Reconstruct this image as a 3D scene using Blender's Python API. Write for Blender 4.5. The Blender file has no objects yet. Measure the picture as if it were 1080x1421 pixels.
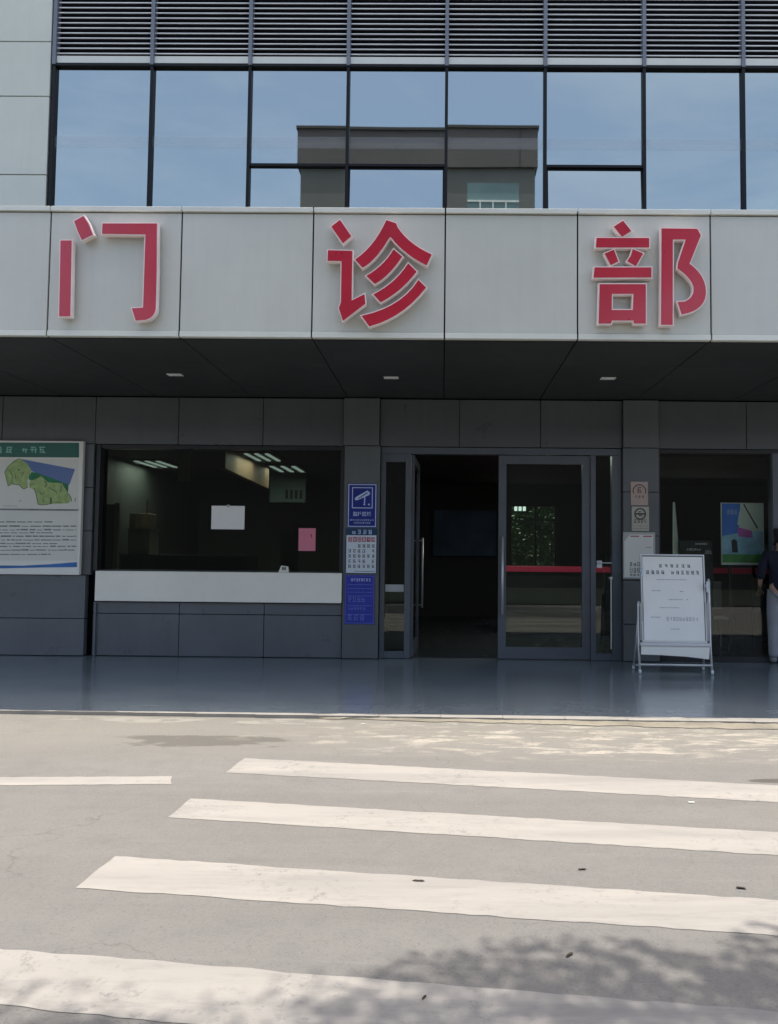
import bpy, bmesh, math, random
from mathutils import Vector, Matrix
from mathutils.geometry import tessellate_polygon
R = math.radians
SC = bpy.context.scene
COL = SC.collection

# ------------------------------------------------------------------ camera
FPX, WPX, HPX = 1110.0, 1080.0, 1421.0
CAMZ = 1.31
YAW, PITCH, ROLL = R(0.5), R(3.03), 0.0094
SHX = 65.0
CR = Matrix.Rotation(YAW, 3, 'Z') @ Matrix.Rotation(R(90) + PITCH, 3, 'X') @ Matrix.Rotation(ROLL, 3, 'Z')
CP = Vector((0, 0, CAMZ))
def ray(px, py):
    return CR @ Vector(((px - WPX / 2 - SHX) / FPX, (HPX / 2 - py) / FPX, -1.0))
def aty(px, py, Y):
    d = ray(px, py); return CP + d * (Y / d.y)
def atz(px, py, z):
    d = ray(px, py); return CP + d * ((z - CAMZ) / d.z)
def X(px, Y=10.1, py=768): return aty(px, py, Y).x
def Z(py, Y=10.1, px=615): return aty(px, py, Y).z

cd = bpy.data.cameras.new('camera'); cam = bpy.data.objects.new('camera', cd); COL.objects.link(cam)
cam.matrix_world = Matrix.Translation(CP) @ CR.to_4x4()
cd.sensor_fit = 'VERTICAL'; cd.sensor_height = 24.0; cd.lens = FPX / HPX * 24.0
cd.shift_x = -SHX / HPX
cd.clip_start = 0.05; cd.clip_end = 2000
SC.camera = cam

# ------------------------------------------------------------------ mesh helper
class MB:
    def __init__(s): s.v = []; s.f = []; s.m = []
    def face(s, pts, mi=0):
        n = len(s.v); s.v += [Vector(p) for p in pts]; s.f.append(tuple(range(n, n + len(pts)))); s.m.append(mi)
    def box(s, x0, x1, y0, y1, z0, z1, mi=0):
        if x0 > x1: x0, x1 = x1, x0
        if y0 > y1: y0, y1 = y1, y0
        if z0 > z1: z0, z1 = z1, z0
        n = len(s.v)
        s.v += [Vector(p) for p in ((x0,y0,z0),(x1,y0,z0),(x1,y1,z0),(x0,y1,z0),(x0,y0,z1),(x1,y0,z1),(x1,y1,z1),(x0,y1,z1))]
        for f in ((0,3,2,1),(4,5,6,7),(0,1,5,4),(1,2,6,5),(2,3,7,6),(3,0,4,7)):
            s.f.append(tuple(n + i for i in f)); s.m.append(mi)
        return s
    def hexa(s, p, mi=0):   # 8 corners, same order as box
        n = len(s.v); s.v += [Vector(q) for q in p]
        for f in ((0,3,2,1),(4,5,6,7),(0,1,5,4),(1,2,6,5),(2,3,7,6),(3,0,4,7)):
            s.f.append(tuple(n + i for i in f)); s.m.append(mi)
    def prism(s, loops, y0, y1, mi=0, ms=None):   # loops of (x,z); front at y0
        if ms is None: ms = mi
        flat = [p for l in loops for p in l]
        tris = tessellate_polygon([[Vector((p[0], p[1], 0)) for p in l] for l in loops])
        n = len(s.v)
        s.v += [Vector((p[0], y0, p[1])) for p in flat]; k = len(flat)
        s.v += [Vector((p[0], y1, p[1])) for p in flat]
        for t in tris:
            a, b, c = t
            ar = (flat[b][0]-flat[a][0])*(flat[c][1]-flat[a][1])-(flat[b][1]-flat[a][1])*(flat[c][0]-flat[a][0])
            if ar < 0: b, c = c, b
            s.f.append((n+a, n+b, n+c)); s.m.append(mi)
            s.f.append((n+k+a, n+k+c, n+k+b)); s.m.append(ms)
        o = 0
        for l in loops:
            q = len(l)
            for i in range(q):
                j = (i + 1) % q
                s.f.append((n+o+i, n+o+j, n+k+o+j, n+k+o+i)); s.m.append(ms)
            o += q
        return s
    def tube(s, pts, r, seg=10, mi=0, cap=True):
        pts = [Vector(p) for p in pts]
        rs = r if isinstance(r, (list, tuple)) else [r] * len(pts)
        rings = []
        for i, p in enumerate(pts):
            d = (pts[min(i+1, len(pts)-1)] - pts[max(i-1, 0)]).normalized()
            a = d.cross(Vector((0, 0, 1)))
            if a.length < 1e-3: a = d.cross(Vector((1, 0, 0)))
            a.normalize(); b = d.cross(a)
            n = len(s.v)
            for k in range(seg):
                t = 2 * math.pi * k / seg
                s.v.append(p + (a * math.cos(t) + b * math.sin(t)) * rs[i])
            rings.append(n)
        for i in range(len(rings) - 1):
            for k in range(seg):
                k2 = (k + 1) % seg
                s.f.append((rings[i]+k, rings[i]+k2, rings[i+1]+k2, rings[i+1]+k)); s.m.append(mi)
        if cap:
            s.f.append(tuple(rings[0] + k for k in reversed(range(seg)))); s.m.append(mi)
            s.f.append(tuple(rings[-1] + k for k in range(seg))); s.m.append(mi)
        return s
    def quad(s, x0, x1, y, z0, z1, mi=0):   # flat ink patch facing -Y
        s.face([(x0,y,z0),(x1,y,z0),(x1,y,z1),(x0,y,z1)], mi)
    def poly(s, pts, y, mi=0):
        tris = tessellate_polygon([[Vector((p[0], p[1], 0)) for p in pts]])
        for t in tris: s.face([(pts[i][0], y, pts[i][1]) for i in t], mi)
    def build(s, name, mats, parent=None, bevel=0, smooth=False, origin=None, recalc=True):
        if not isinstance(mats, (list, tuple)): mats = [mats]
        if parent is not None: org = base_of(parent)
        elif origin is not None: org = Vector(origin)
        else:
            xs = [v.x for v in s.v]; ys = [v.y for v in s.v]; zs = [v.z for v in s.v]
            org = Vector(((min(xs)+max(xs))/2, (min(ys)+max(ys))/2, min(zs)))
        me = bpy.data.meshes.new(name)
        me.from_pydata([tuple(v - org) for v in s.v], [], s.f)
        for m in mats: me.materials.append(m)
        me.polygons.foreach_set('material_index', s.m)
        if recalc:
            bm = bmesh.new(); bm.from_mesh(me); bmesh.ops.recalc_face_normals(bm, faces=bm.faces); bm.to_mesh(me); bm.free()
        if smooth: me.polygons.foreach_set('use_smooth', [True] * len(me.polygons))
        me.update()
        o = bpy.data.objects.new(name, me); COL.objects.link(o)
        if parent is not None: o.parent = parent; ORG[o.name] = org
        else: o.location = org; ORG[o.name] = org
        if bevel:
            b = o.modifiers.new('bevel', 'BEVEL'); b.width = bevel; b.segments = 2; b.limit_method = 'ANGLE'
        return o
ORG = {}
def base_of(o): return ORG[o.name]
def tag(o, label=None, cat=None, group=None, kind=None):
    if label: o['label'] = label
    if cat: o['category'] = cat
    if group: o['group'] = group
    if kind: o['kind'] = kind
    return o
def thing(name, loc, label, cat, group=None):
    o = bpy.data.objects.new(name, None); COL.objects.link(o); o.location = loc; ORG[o.name] = Vector(loc)
    o.empty_display_size = 0.2
    return tag(o, label, cat, group)
def B(name, mat, parent, *boxes, **kw):
    m = MB()
    for b in boxes: m.box(*b)
    return m.build(name, mat, parent, **kw)

# ------------------------------------------------------------------ materials
def nt(name):
    m = bpy.data.materials.new(name); m.use_nodes = True; t = m.node_tree; t.nodes.clear()
    out = t.nodes.new('ShaderNodeOutputMaterial'); return m, t, out
def L(t, a, b): t.links.new(a, b)
def N(t, ty, **kw):
    n = t.nodes.new(ty)
    for k, v in kw.items(): setattr(n, k, v)
    return n
def math_(t, op, a, b=None, c=None):
    n = N(t, 'ShaderNodeMath', operation=op)
    for i, q in enumerate((a, b, c)):
        if q is None: continue
        if isinstance(q, (int, float)): n.inputs[i].default_value = q
        else: L(t, q, n.inputs[i])
    return n.outputs[0]
def mixc(t, f, a, b, mode='MIX'):
    n = N(t, 'ShaderNodeMix', data_type='RGBA', blend_type=mode)
    for i, q in ((0, f), (6, a), (7, b)):
        if isinstance(q, (int, float)): n.inputs[i].default_value = q
        elif isinstance(q, (tuple, list)): n.inputs[i].default_value = (*q[:3], 1)
        else: L(t, q, n.inputs[i])
    return n.outputs[2]
def noise(t, vec, scale, detail=4, rough=.55, dist=0):
    n = N(t, 'ShaderNodeTexNoise'); n.inputs['Scale'].default_value = scale; n.inputs['Detail'].default_value = detail
    n.inputs['Roughness'].default_value = rough; n.inputs['Distortion'].default_value = dist
    L(t, vec, n.inputs['Vector']); return n.outputs['Fac']
def ramp(t, f, lo, hi):
    n = N(t, 'ShaderNodeMapRange'); n.inputs[1].default_value = lo; n.inputs[2].default_value = hi; L(t, f, n.inputs[0]); return n.outputs[0]
def pm(name, col, rough=.6, metal=0, var=.12, scale=2.5, bump=0, bscale=60, spec=.5, dirt=0, rvar=.08, coat=0, streak=0, cell=0):
    m, t, out = nt(name)
    b = N(t, 'ShaderNodeBsdfPrincipled'); L(t, b.outputs[0], out.inputs[0])
    tc = N(t, 'ShaderNodeTexCoord').outputs['Object']
    n1 = noise(t, tc, scale, 5)
    f = ramp(t, n1, .3, .7)
    c = mixc(t, f, [x * (1 - var) for x in col], [min(1, x * (1 + var)) for x in col])
    if dirt:
        n2 = noise(t, tc, scale * 6, 6, .7)
        d = math_(t, 'MULTIPLY', ramp(t, n2, .5, .75), dirt)
        c = mixc(t, d, c, [x * .55 for x in col])
    if streak:
        mp = N(t, 'ShaderNodeMapping'); mp.inputs['Scale'].default_value = (7, 7, .5); L(t, tc, mp.inputs[0])
        c = mixc(t, math_(t, 'MULTIPLY', ramp(t, noise(t, mp.outputs[0], 1.6, 6, .65), .48, .78), streak), c, [x * .6 for x in col])
    if cell:
        sp = N(t, 'ShaderNodeSeparateXYZ'); L(t, tc, sp.inputs[0]); cb_ = N(t, 'ShaderNodeCombineXYZ')
        L(t, math_(t, 'FLOOR', math_(t, 'DIVIDE', sp.outputs[0], 1.222)), cb_.inputs[0]); L(t, math_(t, 'FLOOR', math_(t, 'DIVIDE', sp.outputs[2], 1.3)), cb_.inputs[2])
        wn = N(t, 'ShaderNodeTexWhiteNoise'); L(t, cb_.outputs[0], wn.inputs['Vector'])
        c = mixc(t, math_(t, 'MULTIPLY', wn.outputs['Value'], cell), c, [x * .75 for x in col])
    L(t, c, b.inputs['Base Color'])
    b.inputs['Metallic'].default_value = metal
    b.inputs['Specular IOR Level'].default_value = spec
    r = ramp(t, noise(t, tc, scale * 4, 4), 0, 1)
    rr = math_(t, 'ADD', math_(t, 'MULTIPLY', r, rvar * 2), max(.02, rough - rvar))
    L(t, rr, b.inputs['Roughness'])
    if coat: b.inputs['Coat Weight'].default_value = coat; b.inputs['Coat Roughness'].default_value = .08
    if bump:
        bp = N(t, 'ShaderNodeBump'); bp.inputs['Strength'].default_value = bump; bp.inputs['Distance'].default_value = .01
        L(t, noise(t, tc, bscale, 5, .6), bp.inputs['Height']); L(t, bp.outputs[0], b.inputs['Normal'])
    return m
def emis(name, col, st):
    m, t, out = nt(name); e = N(t, 'ShaderNodeEmission'); e.inputs[0].default_value = (*col, 1); e.inputs[1].default_value = st
    L(t, e.outputs[0], out.inputs[0]); return m
def glassm(name, tint, gcol=(1, 1, 1), ior=1.5, base=0.0, wob=0.0, wscale=1.0, rough=0.0):
    m, t, out = nt(name)
    tr = N(t, 'ShaderNodeBsdfTransparent'); tr.inputs[0].default_value = (*tint, 1)
    g = N(t, 'ShaderNodeBsdfGlossy'); g.inputs['Color'].default_value = (*gcol, 1); g.inputs['Roughness'].default_value = rough
    mx = N(t, 'ShaderNodeMixShader')
    fr = N(t, 'ShaderNodeFresnel'); fr.inputs[0].default_value = ior
    if base: L(t, math_(t, 'MAXIMUM', fr.outputs[0], base), mx.inputs[0])
    else: L(t, fr.outputs[0], mx.inputs[0])
    L(t, tr.outputs[0], mx.inputs[1]); L(t, g.outputs[0], mx.inputs[2]); L(t, mx.outputs[0], out.inputs[0])
    if wob:
        tc = N(t, 'ShaderNodeTexCoord').outputs['Object']
        bp = N(t, 'ShaderNodeBump'); bp.inputs['Strength'].default_value = wob; bp.inputs['Distance'].default_value = .02
        L(t, noise(t, tc, wscale, 1, .4), bp.inputs['Height']); L(t, bp.outputs[0], g.inputs['Normal'])
    return m

M = {}
M['alu_light'] = pm('light_aluminium_panel', (.58, .585, .525), .42, 0, .07, .7, dirt=.10, streak=.13, cell=.14)
M['alu_side'] = pm('pale_wall_panel', (.55, .565, .485), .5, 0, .05, .7, dirt=.10, streak=.10, cell=.10)
M['alu_trim'] = pm('light_trim', (.68, .69, .62), .4, 0, .05, 2, dirt=.1)
M['black'] = pm('black_frame', (.006, .0065, .008), .45, 0, .2, 4, spec=.2)
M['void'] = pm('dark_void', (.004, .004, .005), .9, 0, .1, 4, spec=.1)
M['mullion'] = pm('slate_mullion', (.13, .145, .17), .4, 0, .1, 3)
M['blade'] = pm('louvre_blade', (.66, .66, .64), .4, 0, .1, 5)
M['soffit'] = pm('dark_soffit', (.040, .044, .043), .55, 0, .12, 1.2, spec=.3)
M['tile'] = pm('dark_wall_panel', (.105, .112, .116), .30, 0, .16, .8, dirt=.15, streak=.25, cell=.25, spec=.45)
M['tile_low'] = pm('slate_wall_panel', (.128, .138, .150), .30, 0, .14, .8, dirt=.15, streak=.2, cell=.2, spec=.45)
M['tile_pillar'] = pm('pillar_panel', (.118, .126, .128), .33, 0, .12, .8, dirt=.12, streak=.2, spec=.45)
M['frame'] = pm('grey_door_frame', (.10, .112, .13), .35, 0, .08, 3, spec=.5)
M['frame_dark'] = pm('dark_window_frame', (.016, .018, .02), .4, 0, .1, 3)
M['steel'] = pm('brushed_steel', (.62, .62, .62), .42, .55, .03, 3, rvar=.02)
M['sill'] = pm('cream_counter_front', (.89, .86, .76), .35, 0, .04, 1.5, dirt=.08)
M['red'] = pm('red_letter_face', (.50, .020, .045), .3, 0, .10, 1.6, coat=.2)
M['rim'] = pm('pale_letter_return', (.86, .72, .68), .4, 0, .06, 3)
M['white'] = pm('white_paper', (.84, .83, .79), .6, 0, .03, 3)
M['white_b'] = pm('white_board', (.80, .79, .73), .35, 0, .04, 2, dirt=.05)
M['ink'] = pm('black_ink', (.03, .03, .04), .6)
M['ink_soft'] = pm('faded_ink', (.36, .38, .44), .6, 0, .3, 30)
M['ink_grey'] = pm('grey_ink', (.22, .23, .24), .6, 0, .3, 20)
M['pink'] = pm('pink_paper', (.70, .22, .30), .6, 0, .04, 3)
M['blue'] = pm('blue_sign', (.010, .022, .23), .3, 0, .1, 3)
M['blue2'] = pm('navy_panel', (.012, .05, .12), .35, 0, .15, 3)
M['blue3'] = pm('royal_blue_sign', (.022, .035, .33), .3, 0, .2, 8)
M['wblue'] = pm('pale_blue_print', (.50, .60, .85), .4, 0, .05, 3)
M['mblue'] = pm('mid_blue_print', (.10, .15, .50), .4, 0, .2, 10)
M['redink'] = pm('dark_red_print', (.36, .035, .06), .5, 0, .1, 10)
M['whitish'] = pm('white_print', (.62, .68, .74), .4, 0, .05, 3)
M['green_h'] = pm('green_header', (.010, .115, .080), .35, 0, .25, 2)
M['teal_ink'] = pm('pale_teal_print', (.22, .50, .42), .4, 0, .1, 10)
M['map_green'] = pm('map_light_green', (.34, .46, .17), .5, 0, .25, 14)
M['map_dgreen'] = pm('map_dark_green', (.012, .19, .07), .5, 0, .2, 10)
M['map_blue'] = pm('map_blue', (.12, .19, .42), .5, 0, .06, 3)
M['map_line'] = pm('map_dark_line', (.04, .06, .035), .6)
M['board_bg'] = pm('board_background', (.70, .70, .64), .35, 0, .03, 2)
M['bwedge'] = pm('blue_wedge', (.015, .14, .42), .4, 0, .2, 3)
M['plaque_pink'] = pm('pinkish_plaque', (.44, .34, .30), .4, 0, .08, 8)
M['plaque_cream'] = pm('cream_plaque', (.42, .41, .33), .4, 0, .08, 8)
M['brown_ink'] = pm('brown_print', (.12, .05, .045), .5, 0, .1, 10)
M['plaque_grey'] = pm('grey_notice', (.40, .41, .40), .45, 0, .05, 4, dirt=.1)
M['plaza'] = None
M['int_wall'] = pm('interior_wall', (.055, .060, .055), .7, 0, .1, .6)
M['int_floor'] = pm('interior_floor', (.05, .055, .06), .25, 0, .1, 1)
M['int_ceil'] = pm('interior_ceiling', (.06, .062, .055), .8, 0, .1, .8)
M['int_teal'] = pm('grey_green_partition', (.20, .26, .255), .6, 0, .1, 1)
M['int_orange'] = pm('dusty_orange_panel', (.42, .26, .16), .6, 0, .15, 1.2)
M['int_cream'] = pm('cream_plastic', (.72, .72, .55), .5, 0, .08, 2)
M['int_tan'] = pm('tan_cardboard', (.52, .38, .26), .7, 0, .12, 3)
M['int_dark'] = pm('dark_furniture', (.014, .013, .012), .5, 0, .2, 2)
M['int_brown'] = pm('brown_header', (.055, .045, .032), .6, 0, .2, 1)
M['int_red'] = pm('red_counter_edge', (.85, .05, .13), .4, 0, .05, 2)
M['int_blue'] = pm('dim_blue_board', (.05, .11, .22), .5, 0, .5, 1.5)
M['tube_on'] = emis('fluorescent_tube', (.85, 1, .95), .45)
M['lens'] = pm('downlight_lens', (.8, .8, .78), .4)
M['glass_low'] = glassm('dark_tinted_window_glass', (.40, .44, .41), ior=1.6)
M['glass_door'] = glassm('door_glass', (.78, .85, .80), ior=1.55)
M['glass_clear'] = glassm('clear_shop_window_glass', (.88, .92, .89), ior=1.5)
M['glass_up'] = glassm('reflective_coated_glass', (.16, .18, .22), (.43, .47, .435), ior=1.5, base=.80, wob=.07, wscale=.6, rough=.012)
M['skin'] = pm('skin', (.42, .26, .19), .5, 0, .06, 8)
M['shirt'] = pm('navy_cotton', (.005, .007, .020), .85, 0, .15, 6, bump=.3, bscale=14)
M['trouser'] = pm('grey_trouser_cloth', (.30, .31, .34), .85, 0, .1, 5, bump=.4, bscale=12)
M['hair'] = pm('black_hair', (.010, .009, .009), .6, 0, .3, 40, bump=.5, bscale=90)
M['shoe'] = pm('grey_shoe', (.24, .24, .25), .6, 0, .1, 8)
M['bark'] = pm('tree_bark', (.09, .07, .05), .9, 0, .3, 6, bump=.8, bscale=20)
M['leaf'] = pm('tree_leaf', (.045, .095, .025), .6, 0, .45, .9)
M['hedge'] = pm('hedge_leaf', (.020, .055, .013), .6, 0, .5, 1.3)
M['dryleaf'] = pm('dry_leaf', (.05, .033, .02), .8, 0, .3, 30)
M['scrap'] = pm('white_scrap', (.7, .69, .65), .8, 0, .1, 20)
M['opp_band'] = pm('brown_stone_band', (.098, .088, .088), .7, 0, .08, .5)
M['opp_wall'] = pm('grey_green_render', (.145, .150, .142), .8, 0, .08, .4, dirt=.1)
M['opp_glass'] = pm('teal_window_glass', (.17, .26, .27), .35, 0, .2, .6)
M['opp_frame'] = pm('white_window_frame', (.75, .77, .77), .5)
M['plaster'] = pm('upper_back_wall', (.10, .11, .12), .8)
M['pelmet'] = pm('pale_pelmet', (.75, .77, .80), .7)

def road_mat():
    m, t, out = nt('sunlit_concrete_road')
    b = N(t, 'ShaderNodeBsdfPrincipled'); L(t, b.outputs[0], out.inputs[0])
    tc = N(t, 'ShaderNodeTexCoord').outputs['Object']
    sep = N(t, 'ShaderNodeSeparateXYZ'); L(t, tc, sep.inputs[0]); x, y = sep.outputs[0], sep.outputs[1]
    mp = N(t, 'ShaderNodeMapping'); mp.inputs['Scale'].default_value = (.45, 1.7, 1); L(t, tc, mp.inputs[0])
    big = ramp(t, noise(t, mp.outputs[0], .8, 5), .32, .68)
    c = mixc(t, big, (.136, .129, .116), (.164, .156, .141))
    c = mixc(t, ramp(t, noise(t, tc, 6, 8, .7), .45, .8), c, (.125, .121, .113))
    mps = N(t, 'ShaderNodeMapping'); mps.inputs['Scale'].default_value = (.16, 2.2, 1); L(t, tc, mps.inputs[0])
    c = mixc(t, math_(t, 'MULTIPLY', ramp(t, noise(t, mps.outputs[0], 1.6, 6, .6), .5, .72), .32), c, (.100, .094, .086))
    c = mixc(t, math_(t, 'MULTIPLY', ramp(t, noise(t, mps.outputs[0], 4.2, 5, .6), .58, .75), .30), c, (.215, .205, .185))
    pz_ = ramp(t, math_(t, 'ADD', y, math_(t, 'MULTIPLY', noise(t, mp.outputs[0], 1.1, 5, .6), .9)), 5.6, 6.5)
    c = mixc(t, math_(t, 'MULTIPLY', pz_, .7), c, (.205, .190, .155))
    c = mixc(t, math_(t, 'MULTIPLY', ramp(t, noise(t, tc, 1.7, 7, .75), .57, .66), .22), c, (.09, .085, .078))
    fine = noise(t, tc, 180, 3, .7)
    c = mixc(t, math_(t, 'MULTIPLY', ramp(t, fine, .35, .75), .42), c, (.23, .22, .20))
    c = mixc(t, math_(t, 'MULTIPLY', ramp(t, noise(t, tc, 95, 2, .6), .58, .75), .55), c, (.075, .072, .067))
    c = mixc(t, math_(t, 'MULTIPLY', ramp(t, noise(t, tc, 45, 4, .8), .54, .72), .38), c, (.085, .080, .074))
    c = mixc(t, math_(t, 'MULTIPLY', ramp(t, noise(t, tc, 3.2, 8, .8), .60, .66), .25), c, (.10, .096, .09))
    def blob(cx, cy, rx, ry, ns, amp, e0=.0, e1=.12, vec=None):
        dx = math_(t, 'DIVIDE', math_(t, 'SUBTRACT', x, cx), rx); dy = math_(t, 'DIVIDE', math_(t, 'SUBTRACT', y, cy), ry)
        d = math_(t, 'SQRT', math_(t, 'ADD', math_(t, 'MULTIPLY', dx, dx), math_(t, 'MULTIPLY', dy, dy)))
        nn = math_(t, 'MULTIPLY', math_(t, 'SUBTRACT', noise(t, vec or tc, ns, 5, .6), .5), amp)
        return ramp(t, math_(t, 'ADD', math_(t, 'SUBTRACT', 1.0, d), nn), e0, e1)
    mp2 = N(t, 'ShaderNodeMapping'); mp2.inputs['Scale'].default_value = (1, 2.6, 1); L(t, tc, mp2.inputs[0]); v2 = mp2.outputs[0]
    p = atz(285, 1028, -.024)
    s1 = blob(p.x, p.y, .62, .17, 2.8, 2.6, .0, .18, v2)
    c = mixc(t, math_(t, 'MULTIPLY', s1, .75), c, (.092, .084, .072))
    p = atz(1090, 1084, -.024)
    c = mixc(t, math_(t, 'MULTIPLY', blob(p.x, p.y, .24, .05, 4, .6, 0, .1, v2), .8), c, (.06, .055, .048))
    # flaking pale cement skim along the kerb
    p = atz(860, 1025, -.024)
    mp3 = N(t, 'ShaderNodeMapping'); mp3.inputs['Scale'].default_value = (.9, 2.8, 1); L(t, tc, mp3.inputs[0]); v3 = mp3.outputs[0]
    zone = blob(p.x, p.y + .0, 2.8, .72, 1.6, .9, 0, .45, v2)
    fl = ramp(t, noise(t, v3, 3.4, 10, .74, .5), .50, .60)
    c = mixc(t, math_(t, 'MULTIPLY', math_(t, 'MULTIPLY', zone, fl), .8), c, (.37, .335, .275))
    p = atz(300, 1000, -.024)
    zone2 = blob(p.x, p.y, 1.9, .14, 1.2, .5, 0, .4, v2)
    c = mixc(t, math_(t, 'MULTIPLY', math_(t, 'MULTIPLY', zone2, ramp(t, noise(t, v3, 2.2, 7, .6, .5), .50, .54)), .7), c, (.28, .262, .22))
    # hairline cracks
    vo = N(t, 'ShaderNodeTexVoronoi', feature='DISTANCE_TO_EDGE'); vo.inputs['Scale'].default_value = .55
    wv = N(t, 'ShaderNodeVectorMath', operation='ADD'); L(t, tc, wv.inputs[0])
    nz = N(t, 'ShaderNodeTexNoise'); nz.inputs['Scale'].default_value = 2.0; nz.inputs['Detail'].default_value = 6; L(t, tc, nz.inputs['Vector'])
    sc = N(t, 'ShaderNodeVectorMath', operation='SCALE'); L(t, nz.outputs['Color'], sc.inputs[0]); sc.inputs['Scale'].default_value = .7
    L(t, sc.outputs[0], wv.inputs[1]); L(t, wv.outputs[0], vo.inputs['Vector'])
    cr = math_(t, 'SUBTRACT', 1.0, ramp(t, vo.outputs['Distance'], .0005, .0035))
    c = mixc(t, math_(t, 'MULTIPLY', math_(t, 'MULTIPLY', cr, ramp(t, noise(t, tc, .9, 2), .46, .6)), .38), c, (.075, .07, .063))
    L(t, c, b.inputs['Base Color']); b.inputs['Roughness'].default_value = .85; b.inputs['Specular IOR Level'].default_value = .25
    bp = N(t, 'ShaderNodeBump'); bp.inputs['Strength'].default_value = .35; bp.inputs['Distance'].default_value = .006
    L(t, math_(t, 'ADD', noise(t, tc, 70, 5, .7), math_(t, 'MULTIPLY', fl, .0)), bp.inputs['Height']); L(t, bp.outputs[0], b.inputs['Normal'])
    return m
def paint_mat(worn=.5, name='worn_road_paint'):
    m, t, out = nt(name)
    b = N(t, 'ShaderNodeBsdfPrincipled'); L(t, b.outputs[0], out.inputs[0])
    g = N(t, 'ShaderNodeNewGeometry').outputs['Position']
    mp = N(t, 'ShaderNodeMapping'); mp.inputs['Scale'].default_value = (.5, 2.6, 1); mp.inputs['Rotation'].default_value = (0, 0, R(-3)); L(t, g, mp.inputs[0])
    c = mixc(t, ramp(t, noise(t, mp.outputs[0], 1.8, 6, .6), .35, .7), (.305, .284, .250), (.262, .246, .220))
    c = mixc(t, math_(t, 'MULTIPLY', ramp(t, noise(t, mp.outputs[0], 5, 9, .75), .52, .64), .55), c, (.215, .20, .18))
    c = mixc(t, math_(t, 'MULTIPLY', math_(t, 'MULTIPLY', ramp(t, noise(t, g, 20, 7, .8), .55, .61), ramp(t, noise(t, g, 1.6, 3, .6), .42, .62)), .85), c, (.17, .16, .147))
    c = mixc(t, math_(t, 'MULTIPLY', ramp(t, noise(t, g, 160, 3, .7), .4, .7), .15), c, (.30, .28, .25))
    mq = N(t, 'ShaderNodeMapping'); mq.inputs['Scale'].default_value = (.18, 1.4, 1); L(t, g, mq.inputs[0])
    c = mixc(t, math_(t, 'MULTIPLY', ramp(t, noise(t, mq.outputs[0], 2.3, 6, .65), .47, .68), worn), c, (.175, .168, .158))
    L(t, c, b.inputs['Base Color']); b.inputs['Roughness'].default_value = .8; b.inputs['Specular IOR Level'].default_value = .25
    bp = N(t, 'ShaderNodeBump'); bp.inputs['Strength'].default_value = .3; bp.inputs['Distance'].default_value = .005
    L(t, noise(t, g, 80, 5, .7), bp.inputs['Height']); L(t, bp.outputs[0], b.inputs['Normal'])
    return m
def plaza_mat():
    m, t, out = nt('polished_dark_stone_paving')
    b = N(t, 'ShaderNodeBsdfPrincipled'); L(t, b.outputs[0], out.inputs[0])
    tc = N(t, 'ShaderNodeTexCoord').outputs['Object']
    sep = N(t, 'ShaderNodeSeparateXYZ'); L(t, tc, sep.inputs[0])
    c = mixc(t, ramp(t, noise(t, tc, 2.0, 6, .6), .35, .65), (.150, .176, .190), (.185, .212, .224))
    c = mixc(t, math_(t, 'MULTIPLY', ramp(t, noise(t, tc, 140, 2, .5), .5, .8), .35), c, (.12, .13, .14))
    def joint(src, per, off):
        fr = math_(t, 'FRACT', math_(t, 'DIVIDE', math_(t, 'ADD', src, off), per))
        a = math_(t, 'ABSOLUTE', math_(t, 'SUBTRACT', fr, .5)); return math_(t, 'GREATER_THAN', a, .5 - .0025 / per)
    j = math_(t, 'MAXIMUM', joint(sep.outputs[0], .6, .0), joint(sep.outputs[1], .6, 0.05))
    c = mixc(t, math_(t, 'MULTIPLY', j, .30), c, (.06, .066, .07))
    L(t, c, b.inputs['Base Color'])
    mp = N(t, 'ShaderNodeMapping'); mp.inputs['Scale'].default_value = (.6, 2, 1); L(t, tc, mp.inputs[0])
    L(t, math_(t, 'ADD', math_(t, 'MULTIPLY', noise(t, mp.outputs[0], 2.5, 6, .65), .16), .09), b.inputs['Roughness'])
    b.inputs['Specular IOR Level'].default_value = .7
    bp = N(t, 'ShaderNodeBump'); bp.inputs['Strength'].default_value = .06; bp.inputs['Distance'].default_value = .01
    L(t, noise(t, tc, 3, 3, .5), bp.inputs['Height']); L(t, bp.outputs[0], b.inputs['Normal'])
    return m
M['road'] = road_mat(); M['paint'] = paint_mat(); M['paint_worn_shaded'] = paint_mat(.95, 'worn_shaded_road_paint'); M['plaza'] = plaza_mat()  # nearest stripe: heavier wear, with part of the tree shade in its colour
M['kerb'] = pm('pale_kerb_stone', (.27, .252, .22), .8, 0, .12, 4, bump=.4, bscale=50, dirt=.25)
M['cement'] = pm('rough_cement_fillet', (.225, .20, .15), .9, 0, .25, 3, bump=.8, bscale=25, dirt=.5)
M['ground'] = pm('far_ground', (.17, .165, .15), .9, 0, .1, .1)

# ------------------------------------------------------------------ setting
YW, YG, YF = 10.1, 9.64, 7.25          # ground floor wall, upper glazing, canopy fascia
YK = 6.50                              # kerb face
ROADZ = -.024
def struct(name, mb, mat, **kw):
    o = mb.build(name, mat, origin=(0, 0, 0), **kw); o['kind'] = 'structure'; return o
m = MB(); m.box(-400, 400, -400, 400, -.5, ROADZ - .03); struct('ground', m, M['ground'])
M['dark_ground_fill'] = pm('dark_ground_fill_mat', (.012, .017, .009), .9, 0, .4, 2.5, bump=.6, bscale=60)
m = MB(); m.box(-40, 40, -11.9, -1.3, -.3, ROADZ + .03); struct('dark_ground_fill', m, M['dark_ground_fill'])  # unseen dark ground added to darken the road reflection in the door glass
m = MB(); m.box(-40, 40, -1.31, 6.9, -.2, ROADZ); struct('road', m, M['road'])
KL, KR = atz(0, 986.5, 0), atz(1080, 1003, 0)
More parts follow.
